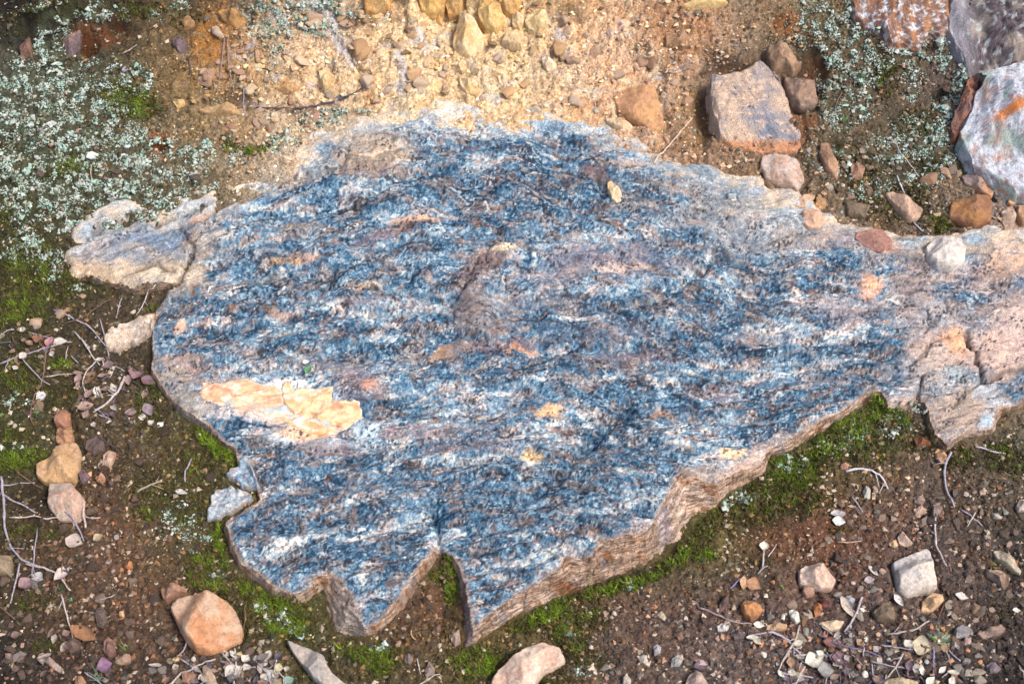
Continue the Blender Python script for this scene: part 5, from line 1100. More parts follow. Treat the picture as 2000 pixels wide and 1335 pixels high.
# grit everywhere on the earth
def dgrit(px, py):
    d = (.35+.5*sstep(-.1, .4, fbm(px/70, py/70, 3, 900)))*(1-.55*sstep(260, 200, py)*sstep(480, 560, px)*sstep(1300, 1200, px))
    d = d*np.where(py < 250, .7, 1.0)
    return d*offslab(px, py, -10)
px, py = scatter(190000, (-60, -50, 2060, 1380), dgrit)
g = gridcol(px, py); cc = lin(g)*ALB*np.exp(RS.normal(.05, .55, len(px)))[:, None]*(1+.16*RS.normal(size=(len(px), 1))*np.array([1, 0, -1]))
pk = RS.uniform(size=len(px)) < .10; cc[pk] = alb(215, 195, 172)*RS.uniform(.5, 1.1, (pk.sum(), 1))
pk = RS.uniform(size=len(px)) < .025; cc[pk] = alb(175, 122, 88)*RS.uniform(.6, 1.1, (pk.sum(), 1))
sz = .0011+.0036*RS.uniform(size=len(px))**3.5
tag(crumbs('grit', px, py, sz, np.clip(cc, .01, .7), base=0), 'fine loose grit and soil crumbs strewn over the earth round the slab', 'grit', kind='stuff')
qx = RS.uniform(-900, 2900, 30000); qy = RS.uniform(-500, 1900, 30000); kq = (qx < -120) | (qx > 2120) | (qy < -100) | (qy > 1430); qx, qy = qx[kq], qy[kq]
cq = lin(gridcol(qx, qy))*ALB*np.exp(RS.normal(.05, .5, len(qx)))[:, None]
tag(crumbs('loose_gravel', qx, qy, .0022+.006*RS.uniform(size=len(qx))**3, np.clip(cq, .01, .7), base=0), 'loose gravel on the earth further out round the slab', 'gravel', kind='stuff')
if rest:
    rx = np.array([q[0] for q in rest]); ry = np.array([q[1] for q in rest])
    tag(crumbs('small_pebbles', rx, ry, np.array([q[2] for q in rest])*.00040, np.array([alb(*q[3]) for q in rest]), base=2), 'smallest loose pebbles strewn between the larger ones', 'pebbles', kind='stuff')
# moss
dm = lambda px, py: dens(px, py, MOSS)*offslab(px, py, -3)*sstep(-.4, .2, fbm(px/16, py/16, 3, 910)+.1)
px, py = scatter(1100000, (-40, 0, 2040, 1370), dm)
st = dens(px, py, MOSS)
X, Y, Z = P(px, py)
a_, b_, dt_, df_ = slab_fields(X, Y); kk = np.where(b_ < 560, exposed(X, Y), df_ < 1); X, Y, Z, px, py, st = X[kk], Y[kk], Z[kk], px[kk], py[kk], st[kk]; n = len(X); print('moss', n)
hh = (.0022+.0050*RS.uniform(size=n)**1.5)*(.5+.8*st); rr = .0008+.0009*RS.uniform(size=n)
tx = RS.normal(0, .55, n)*hh; ty = RS.normal(0, .55, n)*hh; a = RS.uniform(0, 6.28, n)
V = np.empty((n, 4, 3))
for k in range(3):
    V[:, k, 0] = X+rr*np.cos(a+k*2.094); V[:, k, 1] = Y+rr*np.sin(a+k*2.094); V[:, k, 2] = Z-.0008
V[:, 3, 0] = X+tx; V[:, 3, 1] = Y+ty; V[:, 3, 2] = Z+hh
F = (np.array([[0, 1, 3], [1, 2, 3], [2, 0, 3]])[None]+np.arange(n)[:, None, None]*4).reshape(-1, 3)
q = np.clip(st*1.25-.62+.70*fbm(px/26, py/24, 4, 920, .6)+.14*RS.normal(size=n), 0, 1)[:, None]
mc = alb(84, 76, 40)*(1-q)+alb(138, 172, 38)*q; mc = mc*RS.uniform(.45, 1.35, (n, 1))
me = mkmesh('moss', V.reshape(-1, 3), F, np.repeat(np.clip(mc, .01, .6), 4, 0), smooth=False)
tag(link('moss', me, M_moss), 'short green and olive moss growing on the soil and along the slab edges', 'moss', kind='stuff')
# lichen
dl = lambda px, py: dens(px, py, LICH)*offslab(px, py, 6)*sstep(-.12, .12, fbm(px/26, py/22, 4, 930, .6)+.03)
px, py = scatter(1300000, (-40, -20, 2040, 1340), dl)
n = len(px); q = fbm(px/22, py/22, 3, 931)
lc = alb(212, 224, 214)*(.75+.3*RS.uniform(size=(n, 1)))
lc = mix(lc, alb(158, 192, 176), sstep(-.1, .4, q+.25*RS.normal(size=n))*.9)
lc = mix(lc, alb(150, 152, 128), sstep(.0, .3, fbm(px/30, py/30, 3, 933))*.6)
lc = mix(lc, alb(80, 86, 66), (RS.uniform(size=n) < .25)*1.0)
sz = (.0008+.0015*RS.uniform(size=n)**2)*np.where(RS.uniform(size=n) < .05, 2.2, 1)*(1+.5*fbm(px/60, py/60, 2, 955))
tag(crumbs('lichen', px, py, sz, np.clip(lc, .02, .75), lift=.7, base=0, mat=M_moss, rough=.5, squash=(.6, 1.2)), 'pale mint crusty lichen crumbs covering the earth at both upper corners', 'lichen', kind='stuff')
# white crust of lichen on the right-hand boulder
px, py = scatter(14000, (1870, 100, 2040, 380), lambda a, b: (a > 0)*sstep(-.25, .25, fbm(a/26, b/20, 4, 940))*.8)

# ------------------------------------------------------------------ twigs
def tube(name, pts, r0, r1, col, label, cat='twig', group=None, lift=.003, arch=0.0, jitter=1.0, parent=None, seed=0):
    pp = np.array(pts, float)
    seg = np.linalg.norm(np.diff(pp, axis=0), axis=1); cum = np.concatenate([[0], np.cumsum(seg)])
    m = max(6, int(cum[-1]/8)); t = np.linspace(0, cum[-1], m)
    qx = np.interp(t, cum, pp[:, 0]); qy = np.interp(t, cum, pp[:, 1])
    for it in range(2):
        qx[1:-1] = (qx[:-2]+2*qx[1:-1]+qx[2:])/4; qy[1:-1] = (qy[:-2]+2*qy[1:-1]+qy[2:])/4
    qx = qx+jitter*1.6*gnoise(t/22+seed, t*0, seed); qy = qy+jitter*1.6*gnoise(t/22+seed, t*0+5, seed+1)
    X, Y, Z = P(qx, qy, lift)
    # a stiff stem bridges the dips: never below the ground, smoothed along its length
    zs = Z.copy()
    for it in range(10):
        zs[1:-1] = (zs[:-2]+zs[1:-1]*2+zs[2:])/4; zs = np.maximum(zs, Z-.001)
    s = t/t[-1]; zs = zs+arch*4*s*(1-s)
    C = np.stack([X, Y, zs], 1); T = np.gradient(C, axis=0); T /= np.linalg.norm(T, axis=1)[:, None]+1e-9
    upv = np.array([0, 0, 1.0]); A = np.cross(T, upv); A /= np.linalg.norm(A, axis=1)[:, None]+1e-9; B = np.cross(A, T)
    def skin(C, T, r, k=6):
        A = np.cross(T, np.array([0, 0, 1.0])); A /= np.linalg.norm(A, axis=1)[:, None]+1e-9; B = np.cross(A, T); V = []
        for j in range(k):
            an = 2*np.pi*j/k; V.append(C+r[:, None]*(np.cos(an)*A+np.sin(an)*B))
        V = np.stack(V, 1).reshape(-1, 3); m = len(C)
        F = np.array([(i*k+j, i*k+(j+1) % k, (i+1)*k+(j+1) % k, (i+1)*k+j) for i in range(m-1) for j in range(k)])
        return V, np.concatenate([F[:, [0, 1, 2]], F[:, [0, 2, 3]], np.array([[0, j+1, j] for j in range(1, k-1)]), np.array([[(m-1)*k, (m-1)*k+j, (m-1)*k+j+1] for j in range(1, k-1)])])
    r = (r0+(r1-r0)*s)*(1+.16*gnoise(t/9+seed, t*0, seed+7)+.35*np.exp(-((t % 31)-15)**2/9.0))
    o0 = C[len(C)//2].copy()
    V, F = skin(C, T, r); rg = random.Random(seed)
    if cum[-1] > 45:
        for q in range(rg.choice((0, 0, 1, 1, 2))):
            ib = rg.randint(1, m-2); sg = rg.choice((-1, 1)); L_ = rg.uniform(.008, .022); d_ = T[ib]*rg.uniform(.4, .9)+sg*np.cross(T[ib], np.array([0, 0, 1.0]))*rg.uniform(.5, .9)+np.array([0, 0, rg.uniform(-.05, .25)])
            d_ /= np.linalg.norm(d_); tt_ = np.linspace(0, 1, 4)[:, None]; C2 = C[ib]+d_*L_*tt_+np.array([0, 0, -.002])*tt_**2; T2 = np.repeat(d_[None], 4, 0)
            v2, f2 = skin(C2, T2, np.linspace(r[ib]*.6, r[ib]*.3, 4), 5); F = np.concatenate([F, f2+len(V)]); V = np.concatenate([V, v2])
    me = mkmesh(name, V-o0, F)
    o = link(name, me, M_twig, None, o0); o.color = tuple(alb(*col))+(1,)
    tag(o, label, cat, group); return o
GT = (165, 155, 165); BT = (120, 95, 82); PTW = (190, 178, 170); DT = (85, 72, 75)
TW = [
 ([(105,605),(140,620),(175,636),(190,655),(207,678)], 1.9, GT, 'long grey bent twig running down to the pale nose of the slab'),
 ([(130,630),(165,618),(200,592),(215,585)], 1.2, BT, 'thin brown twig crossing above the long grey bent one'),
 ([(55,648),(80,655),(105,660),(120,672)], 1.3, GT, 'short grey twig at the left in the upper twig heap'),
 ([(0,710),(30,698),(70,685),(110,672),(140,668)], 1.7, GT, 'grey twig reaching out of the left edge to the heap'),
 ([(42,698),(62,722),(80,740),(97,752)], 1.5, GT, 'grey twig slanting down right below the heap'),
 ([(88,680),(88,710),(84,740),(70,770),(60,795),(58,815),(66,830)], 1.8, BT, 'long curved dark twig hanging down the left side'),
 ([(86,735),(115,732),(140,728),(160,727)], 1.2, PTW, 'pale straight twig joining the root ball'),
 ([(158,660),(172,680),(182,700),(195,712)], 1.6, PTW, 'pale twig above the root ball'),
 ([(146,648),(160,665),(175,680)], 1.7, PTW, 'thick pale twig end left of the slab nose'),
 ([(192,700),(178,716),(165,727),(160,745),(165,765),(170,775)], 1.5, PTW, 'pale root hooking round the root ball'),
 ([(244,735),(238,755),(222,775),(200,795),(182,804)], 2.6, (190,180,175), 'thickest pale twig in the heap beside the slab'),
 ([(225,778),(210,790),(205,795)], 1.4, BT, 'stub beside the thickest pale twig'),
 ([(195,622),(200,640),(206,665),(214,700)], 1.3, GT, 'thin grey stem left of the pale nose of the slab'),
 ([(238,582),(232,600),(226,622)], 1.3, GT, 'short grey stem in the moss under the cracked bedrock'),
 ([(304,555),(290,580),(278,600),(266,615)], 1.4, PTW, 'pale straight stem leaning on the bedrock edge'),
 ([(225,730),(262,745),(290,765),(305,790)], 1.2, DT, 'dark twig arching under the purple leaf'),
 ([(188,848),(205,862),(222,872),(234,885)], 1.6, DT, 'dark twig above the bright pinkish pebble'),
 ([(184,905),(200,918),(210,935),(218,950)], 1.6, DT, 'dark bent twig below the bright pinkish pebble'),
 ([(268,960),(285,950),(300,944),(314,938)], 2.4, (165,150,130), 'thick tan stick on the left soil'),
 ([(218,1000),(235,990),(258,984),(282,984)], 1.4, DT, 'dark thin twig below the thick tan stick'),
 ([(374,895),(366,910),(360,925),(361,940)], 2.0, GT, 'short grey stick with root hairs left of the slab crack'),
 ([(0,950),(22,946),(45,942),(68,942)], 1.5, GT, 'straight grey twig out of the left edge'),
 ([(28,915),(45,930),(60,942),(85,955)], 1.5, BT, 'brown twig crossing the straight grey one at left'),
 ([(0,962),(20,975),(45,985),(70,1000)], 1.9, GT, 'lower grey twig out of the left edge'),
 ([(2,930),(8,980),(8,1020),(16,1060),(38,1090),(58,1100),(78,1106)], 2.4, GT, 'long thick grey twig curving down the left edge'),
 ([(38,1100),(32,1130),(26,1155),(20,1178)], 1.8, GT, 'grey branch hanging from the long thick left twig'),
 ([(50,1100),(80,1108),(100,1112),(112,1120),(138,1152)], 1.9, PTW, 'pale forked twig end at the foot of the long left twig'),
 ([(73,1030),(68,1070),(64,1110),(62,1130)], 1.4, GT, 'thin vertical grey stem at left'),
 ([(66,1072),(82,1066),(94,1064)], 1.2, BT, 'tiny side twig of the vertical stem'),
 ([(0,1184),(20,1200),(40,1220)], 1.6, BT, 'short brown twig in the left edge soil'),
 ([(119,1160),(128,1190),(136,1220),(143,1248)], 1.5, PTW, 'straight pale stem over an orange-brown leaf at lower left'),
 ([(125,997),(140,1005),(152,1030),(164,1055)], 1.8, GT, 'grey twig crossing under the pale grey and pink stone'),
 ([(18,1010),(60,1010),(110,1012),(150,1012),(196,1010)], 1.5, PTW, 'long level pale twig at left'),
 ([(162,972),(165,1000),(166,1030)], 2.4, (205,185,170), 'thick pale upright stick by the pale grey and pink stone'),
 ([(186,1172),(210,1170),(225,1160)], 1.0, PTW, 'wispy pale straw in the left soil'),
 ([(165,1312),(190,1328),(205,1342)], 1.4, GT, 'grey twig end in the lower left grass'),
 ([(322,1345),(350,1318),(385,1300),(420,1286)], 1.8, PTW, 'long pale twig below the biggest orange stone'),
 ([(370,1250),(360,1268),(346,1282)], 1.4, GT, 'short twig leaning on the biggest orange stone'),
 ([(350,1284),(375,1300),(400,1320)], 1.3, GT, 'thin grey twig crossing the long pale one'),
 ([(480,1180),(478,1220),(474,1250)], 1.2, BT, 'thin brown stem right of the biggest orange stone'),
 ([(458,1265),(462,1300),(456,1340)], 1.7, PTW, 'pale upright twig at the bottom left of centre'),
 ([(430,1290),(460,1300),(500,1302)], 1.5, GT, 'level grey twig crossing the pale upright one'),
 ([(500,1290),(520,1310),(530,1335)], 1.5, GT, 'grey twig beside the long grey shard'),
 ([(432,1052+220),(448,1290),(470,1310)], 1.4, PTW, 'pale bent twig among the bottom litter'),
 ([(112,60),(112,85)], .1, GT, ''),
 ([(438,75),(436,95),(433,120),(430,150),(424,175)], 1.3, (150,130,130), 'thin root hanging in the earth left of the bank, left one'),
 ([(446,72),(444,100),(448,140),(455,170),(460,195)], 1.3, (150,130,130), 'thin root hanging in the earth left of the bank, right one'),
 ([(370,110),(370,130),(374,150)], 1.2, DT, 'short dark root in the moss at upper left'),
 ([(476,172),(476,200),(478,230)], 1.2, GT, 'thin vertical stem at the left foot of the bank'),
 ([(240,105),(255,98),(268,88)], 1.3, PTW, 'pale straw in the earth by the rusty hole'),
 ([(0,230),(40,228),(90,224)], 1.3, BT, 'thin brown stem lying on the left lichen'),
 ([(178,310),(178,340),(182,370)], 1.1, PTW, 'slender stalk under the small white cap in the lichen'),
 ([(575,212),(610,208),(650,200),(690,182),(715,172)], 2.0, (95,85,95), 'long dark stick lying along the foot of the yellow bank'),
 ([(500,210),(540,211),(580,214)], 1.5, DT, 'dark stick end left of the long dark one'),
 ([(1278,318),(1300,292),(1325,262),(1354,228)], 1.5, (225,205,180), 'straight pale straw lying over the upper rim of the slab'),
 ([(1505,135),(1520,150),(1528,175)], 1.8, GT, 'grey twig between the three grouped stones'),
 ([(1740,270),(1760,300),(1780,325),(1795,345)], 1.4, PTW, 'pale thin stem on the moss below the upper right lichen'),
 ([(1752,343),(1760,362),(1768,382)], 1.7, (205,208,220), 'pale straight stem beside the pale pointed stone'),
 ([(1782,432),(1798,448),(1815,458)], 1.5, (195,195,205), 'grey stem under the pale pointed stone'),
 ([(1645,180),(1635,195),(1630,215)], 1.2, BT, 'thin brown root in the earth at upper right'),
 ([(1652,920),(1675,914),(1700,916),(1720,928),(1732,945),(1736,956)], 2.3, (205,200,205), 'curved arched grey twig on the right moss'),
 ([(1632,915),(1634,940)], 1.2, BT, 'short stem left of the arched grey twig'),
 ([(1858,882),(1845,905),(1844,930),(1850,960),(1864,990)], 2.2, (170,165,180), 'long curved grey twig hanging below the bedrock at right'),
 ([(1905,872),(1925,878),(1945,882),(1964,886)], 2.0, (180,170,180), 'grey twig sticking out right of the bedrock foot'),
 ([(1664,970),(1675,985),(1685,1000)], 1.5, GT, 'short grey stem in the right soil'),
 ([(1827,1010),(1826,1040),(1828,1065),(1840,1090),(1850,1105)], 2.0, (190,178,175), 'pale twig standing just above the large square stone'),
 ([(1878,995),(1900,1010),(1918,1026)], 1.6, GT, 'grey crossing twig near the right edge'),
 ([(1905,1000),(1895,1018),(1889,1028)], 1.4, PTW, 'short pale twig crossing the grey one near the right edge'),
 ([(1636,1058),(1660,1058),(1682,1056)], 1.8, (175,145,125), 'level brown stick above the pinkish-white stone'),
 ([(1584,1068),(1594,1060),(1604,1054)], 1.3, BT, 'short brown twig left of the level brown stick'),
 ([(1500,1086),(1512,1072),(1516,1062)], 1.2, PTW, 'thin pale straw in the rusty soil'),
 ([(1489,1108),(1491,1090),(1492,1072)], 1.6, (200,190,190), 'upright white-tipped stem in the soil right of the slab'),
 ([(1364,1186),(1390,1194),(1415,1206),(1440,1216),(1470,1218)], 1.9, (160,140,140), 'long curved twig below the round orange stone'),
 ([(1424,1150),(1440,1134),(1450,1128)], 1.7, (130,120,160), 'bluish twig by the folded tan leaves'),
 ([(1480,1120),(1490,1108),(1500,1104)], 1.4, GT, 'short grey twig above the folded tan leaves'),
 ([(1460,1242),(1480,1236),(1500,1234)], 1.8, GT, 'level grey stick at the edge of the lower right litter'),
 ([(1500,1234),(1530,1240),(1545,1258),(1568,1282),(1580,1298)], 2.2, (175,170,185), 'thick grey branching twig in the lower right litter'),
 ([(1562,1220),(1558,1240),(1544,1265),(1528,1290),(1520,1310)], 1.8, (185,170,160), 'pale twig crossing the thick branching one'),
 ([(1545,1270),(1530,1290)], 1.3, GT, 'short side twig under the crossing'),
 ([(1518,1310),(1550,1318),(1588,1322)], 2.0, GT, 'level grey twig at the bottom of the lower right litter'),
 ([(1572,1300),(1560,1320),(1552,1342)], 1.9, PTW, 'pale twig running out of the bottom edge, lower right'),
 ([(1604,1222),(1640,1252),(1668,1280),(1684,1298)], 1.5, (170,150,150), 'long straight twig from the pointed cream stone'),
 ([(1600,1240),(1650,1262),(1700,1272),(1720,1280)], 1.8, (120,110,140), 'dark bluish twig crossing the gravel'),
 ([(1684,1165),(1676,1190),(1662,1215),(1650,1232)], 2.0, (185,175,180), 'pale stick leaning by the blue-grey pebble'),
 ([(1636,1160),(1655,1185),(1680,1200)], 1.8, (180,165,165), 'twig crossing the pale leaning stick'),
 ([(1735,1238),(1760,1234),(1785,1230),(1815,1212)], 1.7, (190,175,165), 'pale twig left of the grass tuft'),
 ([(1720,1258),(1750,1264),(1790,1268)], 1.6, GT, 'grey twig below the pale one left of the grass tuft'),
 ([(1842,1258),(1858,1275),(1876,1290)], 1.5, GT, 'grey twig right of the grass tuft'),
 ([(1822,1262),(1823,1290),(1824,1320),(1824,1342)], 1.7, (140,130,160), 'upright bluish stem under the grass tuft'),
 ([(1764,1275),(1752,1300),(1730,1325)], 1.6, PTW, 'pale twig running into the bottom litter'),
 ([(1846,1168),(1840,1190),(1832,1210)], 1.3, BT, 'brown stem right of the cream-orange stone'),
 ([(1700,1290),(1740,1300),(1770,1305)], 1.6, GT, 'lower grey twig beside the split wood piece'),
 ([(1990,1298),(2000,1320),(2010,1340)], 1.5, PTW, 'pale straw in the lower right corner'),
 ([(1488,1325),(1498,1338)], 1.2, PTW, ''),
 ([(812,1340),(835,1325),(860,1316)], 1.3, PTW, 'pale rootlet at the bottom below the slab tip'),
 ([(815,1285),(817,1300),(822,1316)], 1.1, PTW, 'thin curved rootlet below the slab prong'),
 ([(804,1230),(802,1240),(812,1248)], 1.0, (205,170,130), 'tiny tan rootlet in the wedge between slab points'),
]
k = 0
for pts, r, col, lab in TW:
    if not lab: continue
    k += 1
    tube('twig', pts, r*.00078, r*.00050, col, lab, seed=1200+k*3, lift=.0025+.001*(k % 3))
# litter heaps: short nameless twigs that nothing tells apart
HEAP = [((150,700,300,820), 26, 'in the heap of litter left of the slab'), ((1540,1240,1860,1335), 46, 'in the lower right litter'), ((400,1285,560,1335), 22, 'in the litter at the bottom left of centre'), ((0,640,140,700), 10, 'in the upper left heap end'), ((60,1095,130,1150), 10, 'at the foot of the long left twig')]
for (x0, y0, x1, y1), cnt, place in HEAP:
    for i in range(cnt):
        x = random.uniform(x0, x1); y = random.uniform(y0, y1)
        if dsl(x, y) > -4: continue
        L = random.uniform(10, 34); a = random.uniform(0, math.pi); b = a+random.uniform(-.5, .5)
        pts = [(x, y), (x+L/2*math.cos(a), y+L/2*math.sin(a)), (x+L/2*math.cos(a)+L/2*math.cos(b), y+L/2*math.sin(a)+L/2*math.sin(b))]
        tube('twig', pts, random.uniform(.0007, .0012), .0005, random.choice([GT, BT, PTW, DT, (110,100,125)]), near_label(x, y, ('short' if L < 20 else 'longer')+' loose twig', 'short loose twig tangled '+place), group='short twigs '+place, seed=1500+i, lift=random.uniform(.002, .006))

# ------------------------------------------------------------------ leaves
def leaf(name, x, y, L, W, ang, col, label, cat='leaf', group=None, curl=.35, mat=None, lift=.003, seed=0, notch=0):
    n, m = 12, 5; r = random.Random(seed)
    X0, Y0, Z0 = [float(q[0]) for q in P(x, y, lift)]
    s = .00077; V = []
    a = math.radians(ang)
    for i in range(n):
        t = i/(n-1); w_ = W*s/2*(max(math.sin(math.pi*t**.85), 0)**1.15)*(1+.10*r.uniform(-1, 1)*notch)+.00005
        for j in range(m):
            q = (j/(m-1)-.5)*2
            u = (t-.5)*L*s; v = q*w_
            z = curl*abs(q)**1.5*w_*1.1+curl*.8*(t-.5)**2*L*s+.0006*math.sin(9*t+q*2+seed)
            V.append((u, v*1.15, z))
    V = np.array(V); k = len(V)
    V2 = V.copy(); V2[:, 2] -= .0004
    F = []
    for i in range(n-1):
        for j in range(m-1):
            p = i*m+j; F.append((p, p+m, p+m+1, p+1)); F.append((p+k, p+1+k, p+m+1+k, p+m+k))
    rim = [i*m for i in range(n)]+[(n-1)*m+j for j in range(1, m)]+[i*m+m-1 for i in range(n-2, -1, -1)]+[j for j in range(m-2, 0, -1)]
    for p, q in zip(rim, rim[1:]+rim[:1]): F.append((p, q, q+k, p+k))
    me = mkmesh(name, np.concatenate([V, V2]), np.array(F))
    o = link(name, me, mat or M_leaf, None, (X0, Y0, Z0+.001)); o.color = tuple(alb(*col))+(1,)
    g_ = sum(col)/3; col = tuple(q+(g_*h_-q)*.35 for q, h_ in zip(col, (1.05, .99, .93))) if mat is None else col; o.color = tuple(alb(*col)*.9)+(1,)
    o.rotation_euler = (r.uniform(-.25, .25)+.1, r.uniform(-.25, .25), a)
    tag(o, label, cat, group); return o
LV = [(266,728,44,24,88,(165,120,130),'upright purple-brown pointed leaf beside the slab at left'),(290,745,30,20,-20,(140,100,115),'dark purple leaf touching the slab rim at left'),(290,802,40,18,-60,(165,140,150),'mauve folded leaf above the bright moss strip'),
 (212,714,26,18,10,(150,115,120),'mauve-brown leaf by the root ball'),(98,668,26,16,80,(190,120,125),'pinkish leaf caught in the upper twig heap'),(118,668,30,14,0,(215,205,195),'white-pale curled leaf in the upper twig heap'),(75,662,26,20,80,(150,95,70),'rust-brown leaf in the upper twig heap'),
 (190,766,24,13,-60,(225,215,205),'small bright white leaf under the root ball'),(168,795,30,22,30,(175,140,125),'tan-pink leaf under the thickest pale twig'),(178,738,30,22,60,(145,105,70),'brown curled leaf in the root ball'),(82,775,22,22,30,(235,235,235),'white papery flake in the left moss'),
 (314,830,16,10,60,(240,238,235),'tiny white flower-like leaf right of the mauve folded leaf'),(122,1118,44,16,62,(205,185,180),'pale pink upright leaf at the foot of the long left twig'),(52,1140,30,24,40,(160,120,125),'purple leaf under the grey branch at left edge'),(75,1128,24,18,-30,(190,185,185),'pale grey leaf beside the purple one at left edge'),
 (165,1238,62,22,-28,(185,120,70),'orange-brown curled leaf under the straight pale stem'),(205,1300,26,24,20,(140,95,135),'purple leaf at the lower left bottom'),(146,1058,36,24,-20,(205,180,165),'pale pinkish crumpled leaf in the left soil'),(192,1050,20,14,30,(190,165,120),'small yellowish leaf in the left soil'),
 (355,962,26,10,-20,(225,225,220),'small white leaf on the soil left of the rock fragments'),(455,1312,30,24,40,(200,195,185),'grey-white leaf in the bottom litter left of centre'),(530,1322,30,20,-40,(190,190,190),'grey leaf left of the long grey shard'),(545,1305,16,14,0,(220,205,150),'small yellow leaf left of the long grey shard'),
 (565,1330,20,16,30,(120,170,150),'mint-green flake beside the long grey shard'),(1452,1138,30,14,80,(215,160,110),'left half of the folded tan leaves on the right soil'),(1472,1142,28,22,-30,(200,135,90),'right half of the folded tan leaves on the right soil'),(1638,1018,24,16,-10,(225,230,228),'white crisp flake with a stalk below the curved twig'),
 (1634,1003,22,12,0,(195,190,195),'grey small leaf above the white crisp flake'),(1655,1185,44,14,-62,(205,185,165),'pale narrow leaf right of the dark red pebble'),(1800,1262,34,30,-20,(205,190,150),'yellowish maple-like leaf below the grass tuft'),(1775,1258,22,16,40,(200,195,180),'pale leaf bit left of the maple-like leaf'),
 (1590,1290,36,26,20,(215,215,195),'greenish-white big leaf in the lower right litter'),(1612,1310,30,26,0,(150,150,150),'grey leaf right of the greenish-white big leaf'),(1640,1288,30,24,-10,(130,90,105),'dark mauve leaf in the lower right litter'),(1625,1255,34,16,-5,(140,80,65),'rusty narrow leaf in the lower right litter'),
 (1560,1248,34,18,-30,(170,155,130),'tan leaf left of the crossing pale twig'),(1370,1300,30,18,20,(110,85,105),'dark purple leaf by the pale slim leaf'),(1371,1294,24,8,-25,(220,190,185),'pale slim leaf on the dark purple one'),(1722,1190,16,14,0,(165,100,75),'rusty leaf bit above the olive-grey stone'),
 (1755,1172,26,10,-60,(225,222,220),'white bent flake left of the cream-orange stone'),(1705,1115,24,9,-50,(200,190,185),'pale narrow leaf left of the large square stone'),(1698,1133,18,12,0,(195,175,180),'pink-grey leaf left of the large square stone'),(1878,1165,24,12,-20,(220,210,200),'cream leaf bit right of the cream-orange stone'),
 (1985,1192,16,8,0,(210,210,205),'white chip of leaf near the right edge'),(1492,1066,18,15,80,(225,222,205),'white round seed head on the upright stem'),(668,193,30,14,10,(95,92,105),'dark grey curled leaf on the long dark stick'),(181,306,26,18,30,(215,222,228),'small white cap on a slender stalk in the lichen'),
 (102,243,24,12,0,(205,212,215),'white-grey flat leaf in the left lichen'),(135,445,20,10,-60,(205,200,200),'white narrow leaf by the dark blue-grey bedrock'),(245,138,16,14,0,(170,150,185),'lilac bit of leaf in the upper left earth'),(272,568,24,10,30,(225,228,232),'white leaf leaning on the muddy bedrock edge'),
 (598,708,13,11,20,(235,240,232),'white tip of the tiny sprout on the slab'),(1482,1220,20,10,-10,(230,225,205),'cream leaf bit right of the white rounded pebble'),(1470,1245,22,8,0,(215,210,190),'pale leaf sliver under the level grey stick'),(1478,1252,24,8,-40,(215,195,170),'tan leaf sliver lying lower right of the pale sliver')]
for i, (x, y, L, W, a, c, lab) in enumerate(LV):
    leaf('leaf', x, y, L, W, a, c, lab, seed=1700+i, notch=1 if i % 3 == 0 else .3)
leaf('leaf', 602, 722, 20, 11, 62, (95, 150, 105), 'tiny green sprout leaf standing on the slab above the orange chip scar', mat=M_green, seed=5)
LH = [((150,690,300,830), 22, [(150,120,105),(190,180,170),(115,85,90),(165,130,120),(215,205,190)], 'in the heap left of the slab'),
      ((1520,1235,1870,1335), 44, [(150,120,100),(205,195,175),(120,95,110),(185,140,100),(225,220,205),(165,160,160)], 'in the lower right litter'),
      ((300,1275,560,1335), 30, [(185,170,155),(120,100,98),(215,205,190),(160,110,85),(90,85,100)], 'in the bottom litter left of centre'),
      ((0,640,140,720), 10, [(160,120,95),(205,195,185)], 'in the upper twig heap at left'), ((0,1230,240,1335), 18, [(110,85,80),(140,105,95),(170,150,140)], 'in the lower left corner')]
for (x0, y0, x1, y1), cnt, pal, place in LH:
    for i in range(cnt):
        x = random.uniform(x0, x1); y = random.uniform(y0, y1)
        if dsl(x, y) > -4: continue
        leaf('leaf', x, y, random.uniform(10, 24), random.uniform(6, 14), random.uniform(0, 360), random.choice(pal), near_label(x, y, 'dry leaf scrap', 'small dry leaf scrap lying '+place), group='leaf scraps '+place, seed=2000+i, notch=1, lift=random.uniform(.001, .006))

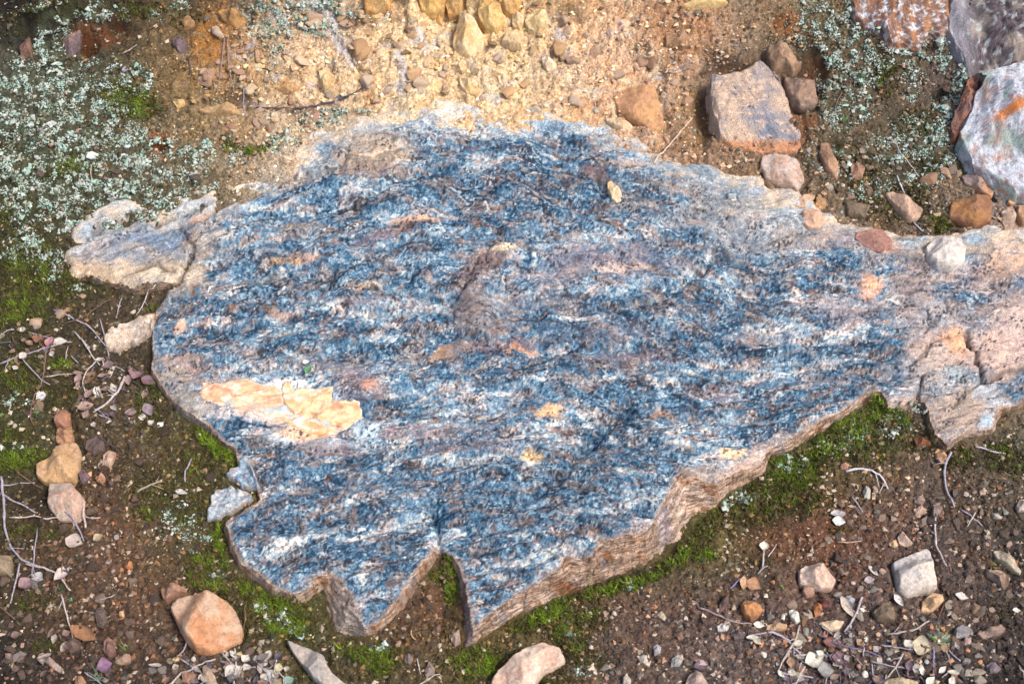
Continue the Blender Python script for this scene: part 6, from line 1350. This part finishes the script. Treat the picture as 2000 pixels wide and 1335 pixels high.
# ------------------------------------------------------------------ grass tufts and seedlings
def tuft(x, y, n, L, col, label, w_=.0011, spread=.8):
    X0, Y0, Z0 = [float(q[0]) for q in P(x, y)]
    root = empty('grass_tuft', (X0, Y0, Z0)); tag(root, label, 'grass')
    for i in range(n):
        a = random.uniform(0, 6.28); l = L*.00077*random.uniform(.6, 1.1); s = spread*random.uniform(.5, 1.2)
        V = []; m = 6
        for k in range(m):
            t = k/(m-1); ww = w_*(1-t)**.6*.5+.00005
            cx = math.cos(a)*l*t*s; cy = math.sin(a)*l*t*s; cz = l*(t*.9-.45*s*t*t)
            nx, ny = -math.sin(a), math.cos(a)
            V += [(cx-nx*ww, cy-ny*ww, cz), (cx, cy, cz-ww*.6), (cx+nx*ww, cy+ny*ww, cz), (cx, cy, cz+.0001)]
        F = []
        for k in range(m-1):
            for j in range(4): F.append((4*k+j, 4*k+(j+1) % 4, 4*k+4+(j+1) % 4, 4*k+4+j))
        o = link('blade', mkmesh('blade', np.array(V), np.array(F)), M_green, root); v = random.uniform(.75, 1.2)
        o.color = tuple(alb(*col)*v)+(1,)
tuft(1832, 1252, 22, 30, (120, 185, 105), 'bright green grass tuft in the lower right gravel', spread=.9)
tuft(246, 1270, 7, 36, (120, 150, 85), 'sparse green grass blades beside the flat pinkish pebble')
tuft(196, 1328, 10, 30, (115, 150, 120), 'blue-green grass blades at the bottom edge, lower left')
tuft(74, 806, 8, 12, (90, 160, 110), 'tiny green seedling rosette in the left moss', .002)
tuft(1533, 1152, 4, 22, (130, 160, 90), 'two thin green blades left of the pinkish-white stone')
tuft(1948, 1104, 6, 18, (150, 170, 60), 'yellow-green blades under the long pale shard')
tuft(1646, 240, 9, 18, (100, 160, 80), 'small green seedling in the upper right moss', .003)
tuft(154, 1090, 6, 14, (95, 140, 110), 'small grey-green seedling in the left soil', .002)
tuft(118, 1150, 7, 14, (70, 120, 80), 'dark green seedling above the straight pale stem', .002)
tuft(140, 1172, 6, 10, (110, 170, 130), 'pale green seedling right of the straight pale stem', .002)
print('objects', len(bpy.data.objects))

#print('tris', sum(len(o.data.polygons) for o in bpy.data.objects if o.type == 'MESH' and o.data.users < 4))
